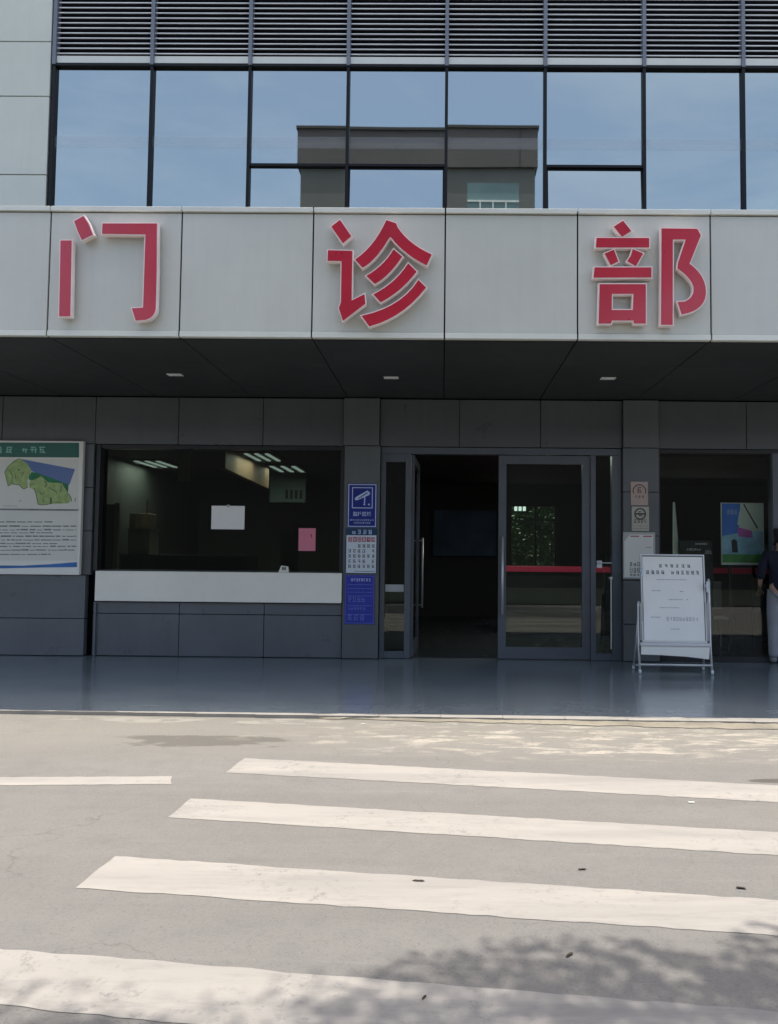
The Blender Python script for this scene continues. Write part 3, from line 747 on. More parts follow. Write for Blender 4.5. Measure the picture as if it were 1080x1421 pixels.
for pts, w in (([(240, 280), (150, 345), (100, 385), (62, 450), (90, 560), (105, 625)], .005), ([(105, 625), (150, 600), (240, 610), (300, 665), (350, 640)], .007), ([(430, 650), (460, 740), (470, 800), (480, 855)], .008),
  ([(480, 855), (560, 862), (640, 845)], .007), ([(640, 770), (640, 845)], .016), ([(860, 720), (890, 770), (900, 820)], .006), ([(945, 770), (940, 825)], .006), ([(690, 828), (770, 828)], .006),
  ([(150, 590), (160, 500), (120, 430)], .006), ([(190, 460), (200, 530)], .005), ([(225, 415), (245, 430)], .014), ([(300, 450), (270, 520)], .006), ([(380, 600), (440, 600)], .005), ([(560, 560), (590, 610), (560, 640)], .009),
  ([(620, 640), (650, 670), (700, 690), (710, 730)], .007), ([(770, 620), (760, 700)], .006), ([(500, 690), (520, 740), (560, 700)], .005), ([(240, 825), (275, 800)], .004), ([(40, 872), (220, 876)], .003), ([(550, 780), (540, 830)], .005), ([(830, 640), (850, 700)], .009)):
    stroke(pts, w * .55)
m.build('map_outlines', M['map_line'], root)
m = MB()
for r_, py in enumerate((725, 731, 736, 740, 745, 750, 755, 759, 764, 770)):
    px = -55
    while px < (105 if r_ % 3 else 70):
        w = rng.uniform(3, 16); a = P(px, py); b = P(min(px + w, 106), py - rng.uniform(.9, 2.0)); m.quad(a[0], b[0], y - .001, a[1], b[1]); px += w + rng.uniform(.6, 2.5)
a = P(-58, 707.6); b = P(109, 706.6); m.quad(a[0], b[0], y - .0011, a[1], b[1])
m.build('small_print', M['ink_grey'], root)
m = MB(); m.poly([P(-60, 790), P(-60, 784), P(30, 785), P(70, 783), P(107, 780), P(107, 787), P(60, 787.5)], y - .001); m.build('blue_wave', M['bwedge'], root)

# signs on the left pillar ---------------------------------------------
YPi = YW - .082
r1, U, V = sheet('surveillance_sign', (482.5, 671, 523, 732), YPi, .008, M['blue'], 'dark blue sign with white camera symbol, topmost on the pillar left of the door', 'sign')
y = YPi - .0015
m = MB()
def ringq(m, u0, v0, u1, v1, w, y):
    x0, x1, z1, z0 = U(u0), U(u1), V(v0), V(v1)
    m.quad(x0, x1, y, z1 - w, z1); m.quad(x0, x1, y, z0, z0 + w); m.quad(x0, x0 + w, y, z0 + w, z1 - w); m.quad(x1 - w, x1, y, z0 + w, z1 - w)
ringq(m, .02, .015, .98, .985, .011, y); ringq(m, .15, .085, .86, .565, .011, y)
def qp(l): return [(U(a), V(b)) for a, b in l]
m.poly(qp([(.68, .155), (.77, .215), (.74, .26), (.36, .375), (.27, .385), (.24, .345), (.30, .30)]), y)
m.poly(qp([(.565, .31), (.605, .30), (.60, .45), (.56, .45)]), y)
for cu in (.575, .73): m.poly([(U(cu) + .012 * math.cos(t), V(.475) + .012 * math.sin(t)) for t in [i * math.pi / 5 for i in range(10)]], y - .0003)
m.build('camera_symbol', M['wblue'], r1)
m = MB(); m.poly(qp([(.66, .20), (.69, .215), (.40, .34), (.34, .345)]), y - .0008); m.build('symbol_dark_bar', M['blue2'], r1)  # dark bar printed across the camera symbol
textmesh('监控区域', .058, U(.5), y, V(.70), M['wblue'], r1, bold=.0012)
m = MB()
for v, h in ((.83, .035), (.895, .045)):
    a = .08 if v < .86 else .22
    while a < (.9 if v < .86 else .76):
        w = rng.uniform(.03, .06); glyph(m, U(a), V(v + h / 2), U(a + w) - U(a), V(0) - V(h), y, rng); a += w + .012
m.build('small_lettering', M['wblue'], r1)

r2, U, V = sheet('notice_panel', (479.5, 733, 523.5, 796), YPi, .008, M['blue2'], 'navy panel with white sheet under red heading, middle of three signs on left pillar', 'sign')
m = MB(); m.box(U(.03), U(.97), YPi - .003, YPi - .0005, V(.985), V(.155)); m.build('paper', M['whitish'], r2)
m = MB(); a = .18
for k in range(4): glyph(m, U(.2 + k * .17), V(.135), U(.12) - U(0), V(0) - V(.10), YPi - .001, rng)
m.build('heading_lettering', M['wblue'], r2)
m = MB()
for k in range(6):
    uu = .09 + k * .145; x_, z_ = U(uu), V(.30); w_, h_ = U(.12) - U(0), V(0) - V(.105)
    m.quad(x_, x_ + w_, YPi - .0042, z_, z_ + h_)
m.build('red_heading', M['redink'], r2)
m = MB()
for k in range(6): glyph(m, U(.105 + k * .145), V(.285), U(.09) - U(0), V(0) - V(.08), YPi - .0052, rng, dens=.8)
m.build('heading_strokes', M['whitish'], r2)
m = MB()
for r_ in range(5):
    for k in range(6):
        if (r_, k) in ((0, 0), (0, 1), (1, 4), (3, 4)): continue
        glyph(m, U(.09 + k * .148), V(.43 + r_ * .112), U(.095) - U(0), V(0) - V(.075), YPi - .0042, rng)
m.quad(U(.3), U(.93), YPi - .0042, V(.955), V(.945))
m.build('printed_rows', M['ink'], r2)

r3, U, V = sheet('blue_notice', (478.5, 798, 519.5, 866), YPi, .008, M['blue3'], 'royal blue notice with faint pale lines, lowest of three signs on left pillar', 'sign')
m = MB()
ringq(m, .02, .015, .98, .985, .006, YPi - .001)
for v in (.19, .27, .345, .42, .62, .80): m.quad(U(.08), U(.94), YPi - .0012, V(v + .012), V(v))
for v, n_, h in ((.56, 4, .12), (.72, 6, .07), (.93, 3, .12)):
    for k in range(n_): glyph(m, U(.1 + k * .62 / n_), V(v), (U(.62) - U(0)) / n_ * .85, V(0) - V(h), YPi - .0012, rng)
m.build('faint_lines', M['mblue'], r3)
m = MB()
for k in range(8): glyph(m, U(.2 + k * .085), V(.13), U(.07) - U(0), V(0) - V(.065), YPi - .0015, rng)
m.build('heading_lettering', M['wblue'], r3)

# plaques on the right pillar -------------------------------------------
r4, U, V = sheet('round_emblem_plaque', (875.5, 668.5, 899.5, 701), YPi, .010, M['plaque_pink'], 'small pinkish plaque with a brown round emblem, topmost on right pillar', 'sign')
def arcring(m, cx, cz, r0, r1_, a0, a1, y, n=20):
    for i in range(n):
        t0, t1 = a0 + (a1 - a0) * i / n, a0 + (a1 - a0) * (i + 1) / n
        m.face([(cx + r0*math.cos(t0), y, cz + r0*math.sin(t0)), (cx + r1_*math.cos(t0), y, cz + r1_*math.sin(t0)), (cx + r1_*math.cos(t1), y, cz + r1_*math.sin(t1)), (cx + r0*math.cos(t1), y, cz + r0*math.sin(t1))])
m = MB(); arcring(m, U(.5), V(.40), .072, .086, -.4, math.pi + .4, YPi - .001); glyph(m, U(.36), V(.48), U(.28) - U(0), V(0) - V(.26), YPi - .001, rng)
for k in range(3): glyph(m, U(.24 + k * .2), V(.70), U(.13) - U(0), V(0) - V(.11), YPi - .001, rng)
m.build('emblem', M['brown_ink'], r4)
r5, U, V = sheet('square_notice', (877, 703, 901, 737), YPi, .010, M['plaque_cream'], 'small cream plaque with a black oval emblem, between pinkish plaque and grey notice', 'sign')
m = MB(); arcring(m, U(.48), V(.30), .058, .074, 0, 2 * math.pi, YPi - .001); m.quad(U(.22), U(.75), YPi - .0014, V(.33), V(.27)); glyph(m, U(.35), V(.40), U(.27) - U(0), V(0) - V(.2), YPi - .0018, rng)
for k in range(4): glyph(m, U(.1 + k * .2), V(.68), U(.16) - U(0), V(0) - V(.17), YPi - .001, rng)
m.build('emblem', M['ink'], r5)
m = MB(); m.quad(U(.05), U(.95), YPi - .001, V(.80), V(.785)); m.quad(U(.05), U(.95), YPi - .001, V(.90), V(.885)); m.build('ruled_lines', M['ink_grey'], r5)
r6, U, V = sheet('grey_notice', (865, 738.5, 909.5, 803), YPi - .004, .014, M['plaque_grey'], 'large grey notice with chamfered corner print, behind the standing board on right pillar', 'sign')
m = MB()
x0, x1, z1, z0 = U(.03), U(.94), V(.05), V(.97); yy = YPi - .0055
m.poly([(U(.03), V(.97)), (U(.94), V(.97)), (U(.94), V(.05)), (U(.22), V(.05)), (U(.03), V(.2))], yy); m.build('inner_sheet', M['plaque_cream'] if False else M['board_bg'], r6)
m = MB(); m.quad(U(.22), U(.5), yy - .001, V(.1), V(.075)); m.quad(U(.62), U(.9), yy - .001, V(.1), V(.075)); m.quad(U(.7), U(.88), yy - .001, V(.33), V(.32))
m.build('fine_print', M['redink'], r6)
m = MB()
for r_, (v, h) in enumerate(((.74, .1), (.88, .12), (.95, .05))):
    for k in range(6): glyph(m, U(.2 + k * .11), V(v), U(.095) - U(0), V(0) - V(h), yy - .001, rng)
m.build('lettering', M['ink'], r6)

# papers on the service window --------------------------------------------
Yp = YW + .094
r7, U, V = sheet('white_paper', (293.5, 702, 339.5, 734.5), Yp, .003, M['white'], 'blank white paper sheet taped to the service window glass', 'paper')
m = MB(); m.box(U(.46), U(.54), Yp - .001, Yp - .0004, V(.06), V(-.05)); m.build('tape', M['plaque_grey'], r7)
r8, U, V = sheet('pink_paper', (414.5, 733, 438, 764.5), Yp, .003, M['pink'], 'pink paper sheet taped low on the service window glass', 'paper')
m = MB(); m.quad(U(.72), U(.78), Yp - .001, V(.42), V(.25)); m.quad(U(.70), U(.80), Yp - .0012, V(.33), V(.30)); m.build('lettering', M['redink'], r8)
# small cream card holder on the sill
p0, p1 = aty(387, 793, YW + .03), aty(402, 793, YW + .03)
t_ = thing('card_holder', ((p0.x + p1.x) / 2, YW + .03, ZS1), 'small cream holder with dark cards standing on the window counter', 'card holder')
xc = (p0.x + p1.x) / 2
m = MB(); m.prism([[(xc - .066, ZS1 + .001), (xc + .066, ZS1 + .001), (xc + .05, ZS1 + .075), (xc - .03, ZS1 + .085)]], YW - .01, YW + .05); m.build('holder', M['sill'], t_)
m = MB()
for k in range(3): m.box(xc - .02 + k * .02, xc - .008 + k * .02, YW - .014, YW - .0105, ZS1 + .03, ZS1 + .07)
m.build('card', M['ink'], t_)

# ------------------------------------------------------------------ standing board
def place_root(root, loc, rz): root.location = loc; root.rotation_euler = (0, 0, rz)
zb = 0.0
pL, pR = atz(887, 934, 0), atz(990.5, 937, 0)
sx, sy = (pL.x + pR.x) / 2, (pL.y + pR.y) / 2
st = thing('standing_board', (0, 0, 0), 'white notice board on a chrome tube stand with printed sheet beside the door', 'notice board')
W2 = (pR.x - pL.x) / 2; k9 = sy / 1110
hz = lambda py: CAMZ + (768 + 4 - py) * k9       # right of centre lines sit ~4 px lower
def slab(name, mat, x0, x1, z0, z1, y0, y1, lean=.10, par=st, bevel=0):
    m = MB(); f = lambda z: (z - .3) * lean
    m.hexa([(x0, y0 + f(z0), z0), (x1, y0 + f(z0), z0), (x1, y1 + f(z0), z0), (x0, y1 + f(z0), z0), (x0, y0 + f(z1), z1), (x1, y0 + f(z1), z1), (x1, y1 + f(z1), z1), (x0, y1 + f(z1), z1)])
    return m.build(name, mat, par, bevel=bevel)
zt, zbm = hz(769), hz(888); bxl, bxr = -W2 + .035, W2 - .045
slab('board', M['white_b'], bxl + .012, bxr - .012, zbm, zt - .012, -.02, .0)
fr = slab('frame', M['steel'], bxl, bxl + .014, zbm - .02, zt, -.028, .008)
for a in ((bxr - .014, bxr, zbm - .02, zt), (bxl + .014, bxr - .014, zt - .014, zt), (bxl + .014, bxr - .014, zbm - .02, zbm)):
    slab('frame_bar', M['steel'], *a, -.028, .008)
slab('inner_border', M['ink'], bxl + .012, bxr - .012, zt - .026, zt - .014, -.0215, -.0195)
slab('edge_gasket', M['ink'], bxl + .014, bxl + .020, zbm + .002, zt - .027, -.0215, -.0195)
slab('edge_gasket', M['ink'], bxr - .020, bxr - .014, zbm + .002, zt - .027, -.0215, -.0195)
slab('sheet', M['white'], bxl + .022, bxr - .026, zbm + .012, zt - .032, -.0235, -.021)
slab('tray', M['steel'], bxl - .03, bxr + .03, zbm - .055, zbm - .022, -.06, .012, bevel=.004)
m = MB(); zt2 = zbm - .057; f = lambda z: (z - .3) * .1
m.prism([[(bxl - .02, zt2), (bxl - .02, zt2 - .095), (bxl + .2, zt2 - .10), ((bxl + bxr) / 2 + .1, zt2 - .112), (bxr + .01, zt2 - .14), (bxr + .02, zt2)]], -.045, -.035); m.build('lower_panel', M['white_b'], st)
# side tubes, feet and cross bars
for s in (-1, 1):
    zt3 = hz(806) if s > 0 else hz(838)
    m = MB(); xo = s * W2
    xi = xo - s * .012
    m.tube([(xi + s * .0, .05, zt3 + .03), (xi + s * .008, .045, zt3), (xo, .02, .30), (xo, -.04, .03)], .013, 10)
    m.tube([(xi, .03, zt3 + .01), (xi, .20, .30), (xo, .30, .02)], .012, 10)
    m.build('leg', M['steel'], st, smooth=True)
    
    for fy in (-.045, .30):
        m = MB(); m.tube([(xo, fy, .045), (xo, fy - .004, .004)], [.017, .014], 10); m.build('rubber_foot', M['whitish'], st, smooth=True)
    m = MB(); zk = hz(812) if s > 0 else hz(792)
    m.tube([(s * (W2 - .05), -.0, zk), (s * (W2 - .012), .0, zk)], .02, 12); m.box(s * (W2 - .05), s * (W2 - .032), -.035, -.012, zk - .07, zk + .05); m.build('clamp', M['whitish'], st)
    m = MB(); m.box(s * (W2 - .046), s * (W2 - .016), .0, .02, zbm, hz(836)); m.build('side_plate', M['plaque_grey'], st)
m = MB(); m.tube([(-W2, -.03, .10), (W2, -.03, .10)], .011, 8); m.build('cross_bar', M['steel'], st, smooth=True)
m = MB(); m.tube([(-W2, .30, .05), (W2, .30, .05)], .010, 8); m.build('cross_bar', M['steel'], st, smooth=True)
# print on the sheet
m = MB(); m2 = MB(); bw = bxr - bxl; bh = zt - zbm
def su(u): return bxl + bw * u
def sv(v): return zt - bh * v
def inkz(mb, fn):   # lean flat print with the sheet
    n0 = len(mb.v); fn()
    for v in mb.v[n0:]: v.y += (v.z - .3) * .10
def f1():
    for k in range(7):
        if k in (0,): continue
        glyph(m, su(.20 + k * .088), sv(.155), bw * .05, bh * .038, -.0245, rng)
    for k in range(11):
        if k == 4: continue
        glyph(m, su(.085 + k * .078), sv(.235), bw * .05, bh * .046, -.0245, rng)
inkz(m, f1); m.build('heading_lettering', M['ink'], st)
def f2():
    for (u0, u1, v) in ((.24, .72, .30), (.16, .31, .43), (.60, .66, .435), (.42, .64, .53), (.70, .73, .53), (.28, .58, .625), (.14, .3, .735), (.44, .58, .87)):
        a = u0
        while a < u1:
            w = rng.uniform(.015, .05); m2.quad(su(a), su(min(a + w, u1)), -.0245, sv(v), sv(v) + .008); a += w + .008
    for k in range(10): glyph(m2, su(.38 + k * .05), sv(.775), bw * .04, bh * .05, -.0245, rng)
inkz(m2, f2); m2.build('small_print', M['ink_soft'], st)
place_root(st, (sx, sy + .04, 0), R(-1.5))

# ------------------------------------------------------------------ interior things (seen through the glass)
# office
def boxthing(name, mat, x0, x1, y0, y1, z0, z1, label, cat, extra=None, bevel=.01, group=None):
    t_ = thing(name, ((x0 + x1) / 2, (y0 + y1) / 2, z0), label, cat, group)
    B('body', mat, t_, (x0, x1, y0, y1, z0, z1), bevel=bevel)
    if extra: extra(t_)
    return t_
def q(px, py, Y): v = aty(px, py, Y); return v.x, v.z
yA = 12.2
x0, z1 = q(178, 736, yA); x1, z0 = q(207, 769, yA)
deskx0, deskx1 = q(150, 770, 11.4)[0], q(330, 770, 11.4)[0]
dz = q(200, 769.5, yA)[1]
t_ = thing('office_desk', ((deskx0 + deskx1) / 2, 12.2, 0), 'dark office desk carrying a cream printer, behind the service window', 'desk')
B('top', M['int_dark'], t_, (deskx0, deskx1, 11.8, 12.7, dz - .04, dz)); B('side', M['int_dark'], t_, (deskx0, deskx0 + .04, 11.82, 12.68, .004, dz - .041)); B('side', M['int_dark'], t_, (deskx1 - .04, deskx1, 11.82, 12.68, .004, dz - .041)); B('back', M['int_dark'], t_, (deskx0 + .041, deskx1 - .041, 12.6, 12.66, .1, dz - .041))
def pr(t_): B('output_tray', M['sill'], t_, (x0 + .04, x1 - .05, yA - .012, yA - .002, z0 + .05, z1 - .06)); B('lid', M['int_cream'], t_, (x0 - .01, x1 + .01, yA - .01, yA + .41, z1 + .001, z1 + .03))
boxthing('printer', M['int_cream'], x0, x1, yA, yA + .4, dz + .001, z1, 'cream box-shaped printer on the dark desk inside the service window', 'printer', pr)
xa_, za_ = q(180, 712, yA + .5); xb_, zb_ = q(205, 735, yA + .5)
def cb(t_): B('flap', M['int_tan'], t_, (xb_ - .03, xb_ - .01, yA + .5, yA + .52, za_ + .001, za_ + .20)); B('tape', M['int_cream'], t_, (xa_ + .1, xa_ + .13, yA + .497, yA + .4995, zb_ + .02, za_))
boxthing('cardboard_box', M['int_tan'], xa_, xb_, yA + .5, yA + .9, dz + .001, za_, 'tall brown cardboard box behind the cream printer', 'box', cb)
xg0, zg1 = q(160, 698, 11.0); xg1, zg0 = q(164, 769, 11.0)
t_ = thing('room_divider', ((xg0 + xg1) / 2, 11, 0), 'narrow pale upright divider edge at left end of the service window', 'divider')
B('post', M['int_cream'], t_, (xg0, xg1, 10.98, 11.02, .004, zg1)); B('panel', M['int_teal'], t_, (q(153, 700, 11.0)[0] - .05, xg0 - .001, 11.0, 11.02, .004, zg1 - .02))
# ceiling light panels and hanging panels that stand in for window reflections
def troffer(px0, px1, py, Yd, label, tilt=.5, n=1):
    a, b = q(px0, py, Yd)[0], q(px1, py, Yd)[0]
    t_ = thing('office_ceiling_light', ((a + b) / 2, Yd, ZC - .03), label, 'ceiling light', 'fluorescent lights in the office')
    B('housing', M['int_ceil'], t_, (a - .03, b + .03, Yd - .5, Yd + .5, ZC - .028, ZC - .001))
    m = MB(); w = (b - a) * .18
    for k in range(3):
        c = a + (b - a) * (.15 + .35 * k); m.box(c - w / 3, c + w / 3, Yd - .45, Yd + .45, ZC - .045, ZC - .03)
    m.build('tube', M['tube_on'], t_)
    ld = bpy.data.lights.new('lamp_glow', 'AREA'); ld.energy = 16 if px0 < 200 else 6; ld.shape = 'RECTANGLE'; ld.size = b - a; ld.size_y = .9; ld.color = (.95, 1, .88)
    lo = bpy.data.objects.new('lamp_glow', ld); COL.objects.link(lo); lo.location = (0, 0, -.03); lo.parent = t_
    return t_
def _lobby_fill():  # unseen lamp added to brighten the red counter edge
    t_ = thing('added_lobby_light', (1.4, 11.7, ZC - .03), 'added unseen lobby light hidden behind the door head, brightening the red counter edge', 'ceiling light')
    B('housing', M['int_ceil'], t_, (1.1, 1.7, 11.5, 11.9, ZC - .03, ZC - .001)); B('lens', M['tube_on'], t_, (1.15, 1.65, 11.55, 11.85, ZC - .04, ZC - .0305))
    ld = bpy.data.lights.new('lamp_glow', 'AREA'); ld.energy = 7; ld.shape = 'RECTANGLE'; ld.size = .5; ld.size_y = .3; ld.color = (.95, 1, .9)
    lo = bpy.data.objects.new('lamp_glow', ld); COL.objects.link(lo); lo.location = (0, 0, -.03); lo.parent = t_
_lobby_fill()
a_, b_ = aty(714, 703, 16.95), aty(731, 709, 16.95)
t_ = thing('wall_light', ((a_.x + b_.x) / 2, 16.95, b_.z), 'tiny lit white wall light above the green back window of the lobby', 'wall light')
B('plate', M['int_dark'], t_, (a_.x - .02, b_.x + .02, 16.96, 16.995, b_.z - .02, a_.z + .02))
for k_ in range(3): B('bulb', M['tube_on'], t_, (a_.x + k_ * .09, a_.x + k_ * .09 + .06, 16.93, 16.959, b_.z + .0, a_.z))
troffer(345, 385, 636, 12.3, 'lit fluorescent ceiling light nearest the window glass in the office')
troffer(378, 420, 652, 14.0, 'lit fluorescent ceiling light deepest inside the office')
troffer(196, 238, 649, 13.4, 'lit fluorescent ceiling light above the printer desk in the office')
Yo = 12.6
x0, _ = q(313, 640, 11.3); x1, zz = q(373, 678, 13.8)
t_ = thing('orange_reflection_panel', (x0, 11.3, 2.2), 'dusty orange slanting panel put in for an orange reflection in the service window', 'panel')  # made-up panel imitating the orange reflection in the service window
m = MB(); za, zb2 = q(315, 650, 11.3)[1], q(372, 678, 13.8)[1]
m.hexa([(x0, 11.3, za), (x1, 13.8, zb2), (x1 - .1, 13.85, zb2), (x0 - .1, 11.35, za), (x0, 11.3, ZC - .002), (x1, 13.8, ZC - .002), (x1 - .1, 13.85, ZC - .002), (x0 - .1, 11.35, ZC - .002)]); m.build('panel', M['int_orange'], t_)
x0, z0 = q(374, 700, 15.2); x1, _ = q(424, 690, 15.2)
t_ = thing('teal_reflection_panel', ((x0 + x1) / 2, 15.2, 0), 'grey green hanging panel put in for a teal reflection in the service window', 'partition')  # made-up panel imitating the teal reflection in the window glass
B('panel', M['int_teal'], t_, (x0, x1, 15.2, 15.28, q(400, 697, 15.2)[1], ZC - .002))
m = MB()
for k in range(4): m.box(x1 - .38 + k * .09, x1 - .33 + k * .09, 15.18, 15.195, q(400, 692, 15.2)[1], q(400, 680, 15.2)[1])
m.build('reflection_crenels', M['int_dark'], t_)  # dark bars imitating the crenelled lower edge of that reflection
x0, z1 = q(248, 628, 11.6); x1, z0 = q(263, 668, 11.6)
t_ = thing('hanging_sign', ((x0 + x1) / 2, 11.6, z0), 'small cream sign hanging from the office ceiling above the desk', 'sign')
B('plate', M['int_cream'], t_, (x0, x1, 11.6, 11.62, z0, z1)); m = MB(); m.tube([((x0 + x1) / 2, 11.61, z1), ((x0 + x1) / 2, 11.61, ZC)], .005, 6); m.build('rod', M['steel'], t_)
x0, z1 = q(389, 736, 10.9); x1, z0 = q(411, 766, 10.9)
t_ = thing('folder_rack', ((x0 + x1) / 2, 10.9, .6), 'dim green folder stack standing left of the pink paper', 'folder')
B('stand', M['int_dark'], t_, (x0 + .02, x1 - .02, 10.92, 11.2, .004, z0 - .002)); B('folder', M['map_line'], t_, (x0, x1, 10.9, 11.0, z0, z1))
# lobby
Yc = 13.0
c0, c1 = q(699, 787, Yc)[0], 8.2
zc = Z(786, Yc, 740)
t_ = thing('reception_counter', ((c0 + c1) / 2, Yc + .3, 0), 'long dark reception counter with a red top edge inside the lobby', 'counter')
B('base', M['int_dark'], t_, (c0 + .05, c1, Yc + .05, Yc + .7, .004, zc - .09)); B('red_edge', M['int_red'], t_, (c0, c1, Yc, Yc + .75, zc - .088, zc), bevel=.004)
B('kick_panel', M['int_brown'], t_, (c0 + .06, c1 - .01, Yc + .03, Yc + .049, .1, .42))
x0, z1 = q(602, 706, 16.4); x1, z0 = q(690, 772, 16.4)
t_ = thing('wall_mural', ((x0 + x1) / 2, 16.9, z0), 'dim blue picture board on the back wall seen through the open door', 'picture')
B('panel', M['int_blue'], t_, (x0, x1, 16.90, 16.95, z0, z1)); B('frame', M['int_dark'], t_, (x0 - .03, x0 - .001, 16.88, 16.96, z0, z1), (x1 + .001, x1 + .03, 16.88, 16.96, z0, z1))
# right room
x0, z1 = q(1002, 698.5, 10.5); x1, z0 = q(1060, 781, 10.5)
t_ = thing('poster_board', ((x0 + x1) / 2, 10.5, 0), 'blue poster with pale folded shape and green field inside right window', 'poster')
zlow = q(1030, 784, 10.5)[1]
B('backing', M['white_b'], t_, (x0 - .01, x1 + .01, 10.506, 10.53, zlow, z1 + .01))
B('leg', M['int_dark'], t_, (x0 + .1, x0 + .13, 10.54, 10.57, .004, z1 - .2)); B('leg', M['int_dark'], t_, (x1 - .13, x1 - .1, 10.54, 10.57, .004, z1 - .2))
M['po_blue'] = pm('poster_blue', (.05, .20, .85), .4, 0, .3, 3); M['po_sky'] = pm('poster_sky', (.34, .60, .85), .4, 0, .25, 5); M['po_green'] = pm('poster_green', (.09, .33, .07), .5, 0, .4, 6); M['po_pink'] = pm('poster_magenta', (.62, .12, .52), .5, 0, .3, 5); M['po_grey'] = pm('poster_grey', (.80, .85, .78), .5, 0, .1, 3)
UU = lambda u: x0 + (x1 - x0) * u
VV = lambda v: z1 - (z1 - z0) * v
pp = lambda l: [(UU(a), VV(b)) for a, b in l]
for nm, mt, l, dy in (('blue_print', 'po_blue', [(0, 0), (.45, 0), (.4, .5), (0, .55)], 0), ('sky_print', 'po_sky', [(0, .55), (.4, .5), (1, .45), (1, .86), (0, .86)], 0), ('field_print', 'po_green', [(0, .86), (1, .86), (1, 1), (0, 1)], 0),
    ('pale_fold', 'po_grey', [(.5, 0), (1, 0), (1, .48), (.9, .45), (.37, .36), (.42, .15)], .001), ('magenta_print', 'po_pink', [(.36, .4), (.72, .46), (.75, .58), (.4, .56)], .002)):
    m = MB(); m.poly(pp(l), 10.504 - dy); m.build(nm, M[mt], t_, recalc=False)
m = MB(); m.poly(pp([(.22, .63), (.3, .6), (.36, .64), (.38, .83), (.24, .83)]), 10.5005); m.poly(pp([(.52, .02), (.54, 0), (.88, .42), (.84, .42)]), 10.5015); m.build('dark_figure', M['ink'], t_, recalc=False)
m = MB()
for k in range(3): glyph(m, UU(.12 + k * .09), VV(.19), UU(.07) - UU(0), VV(0) - VV(.09), 10.502, rng)
m.build('lettering', M['wblue'], t_)
x0, _ = q(934, 770, 10.8); x1, _ = q(945, 770, 10.8); zt_ = q(936, 697, 10.8)[1]
t_ = thing('folded_umbrella', ((x0 + x1) / 2, 10.8, 0), 'tall narrow pale folded fabric standing upright inside right window', 'umbrella')
m = MB(); xc = (x0 + x1) / 2; m.tube([(xc + .02, 10.8, .5), (xc + .01, 10.8, .9), (xc - .01, 10.8, 1.3), (xc - .035, 10.8, zt_)], [.085, .07, .045, .015], 9); m.build('fabric', M['po_grey'], t_)
m = MB(); m.tube([(xc + .02, 10.8, .004), (xc + .02, 10.8, .5)], .012, 8); m.tube([(xc + .02, 10.8, .004), (xc + .02, 10.8, .03)], .12, 16); m.build('base', M['int_dark'], t_)
x0, z1 = q(944, 750, 10.7); x1, z0 = q(990, 775, 10.7)
t_ = thing('dark_sign', ((x0 + x1) / 2, 10.7, 0), 'black sign with small white lettering behind the standing board', 'sign')
B('panel', M['int_dark'], t_, (x0, x1, 10.7, 10.72, .3, z1)); B('stem', M['int_dark'], t_, (x0 + .2, x0 + .24, 10.721, 10.75, .004, z1 - .1))
m = MB()
for k in range(7): v = q(953 + k * 2.9, 764, 10.695); glyph(m, v[0], v[1], .024, .03, 10.698, rng)
for k in range(6): v = q(965 + k * 3, 756, 10.695); glyph(m, v[0], v[1], .024, .022, 10.698, rng)
for k in range(3): v = q(978 + k * 3.4, 769, 10.695); glyph(m, v[0], v[1], .03, .06, 10.698, rng)
m.build('lettering', M['white'], t_)
x0, z1 = q(905, 634, 10.9); x1, z0 = q(1090, 664, 10.9)
t_ = thing('window_valance', ((x0 + x1) / 2, 10.9, z0), 'brown valance band across the top inside the right window', 'valance')
B('board', M['int_brown'], t_, (x0, x1, 10.9, 10.95, z0, min(z1, ZC - .002)))
t_ = thing('waiting_chair', (3.9, 11.6, 0), 'dim grey plastic chair inside the right window below the poster', 'chair')
B('backrest', M['plaque_grey'], t_, (3.72, 4.1, 11.8, 11.84, .55, .95), bevel=.015); B('seat', M['plaque_grey'], t_, (3.7, 4.12, 11.4, 11.8, .42, .45), bevel=.01)
for a in (3.73, 4.07):
    for b in (11.43, 11.78): m = MB(); m.tube([(a, b, .004), (a, b, .42)], .012, 8); m.build('leg', M['steel'], t_)

# ------------------------------------------------------------------ person at the right edge
def skinned(name, nodes, edges, mat, parent, root, sub=2):
    idx = {k: i for i, k in enumerate(nodes)}
    me = bpy.data.meshes.new(name); me.from_pydata([nodes[k][0] for k in nodes], [(idx[a], idx[b]) for a, b in edges], []); me.update()
    o = bpy.data.objects.new(name, me); COL.objects.link(o)
    md = o.modifiers.new('skin', 'SKIN'); md.use_smooth_shade = True
    for k, i in idx.items():
        r = nodes[k][1]; r = r if isinstance(r, tuple) else (r, r)
        me.skin_vertices[0].data[i].radius = r; me.skin_vertices[0].data[i].use_root = (k == root)
    sb = o.modifiers.new('sub', 'SUBSURF'); sb.levels = sub; sb.render_levels = sub
    bpy.context.view_layer.update()
    m2 = bpy.data.meshes.new_from_object(o.evaluated_get(bpy.context.evaluated_depsgraph_get()))
    bpy.data.objects.remove(o); bpy.data.meshes.remove(me)
    m2.name = name; m2.materials.clear(); m2.materials.append(mat); m2.polygons.foreach_set('use_smooth', [True] * len(m2.polygons))
    ob = bpy.data.objects.new(name, m2); COL.objects.link(ob); ob.parent = parent; ORG[ob.name] = Vector((0, 0, 0)); return ob
pf = atz(1087, 921, 0)
per = thing('person', (0, 0, 0), 'person in navy shirt and grey trousers standing at the right edge before the window', 'person')
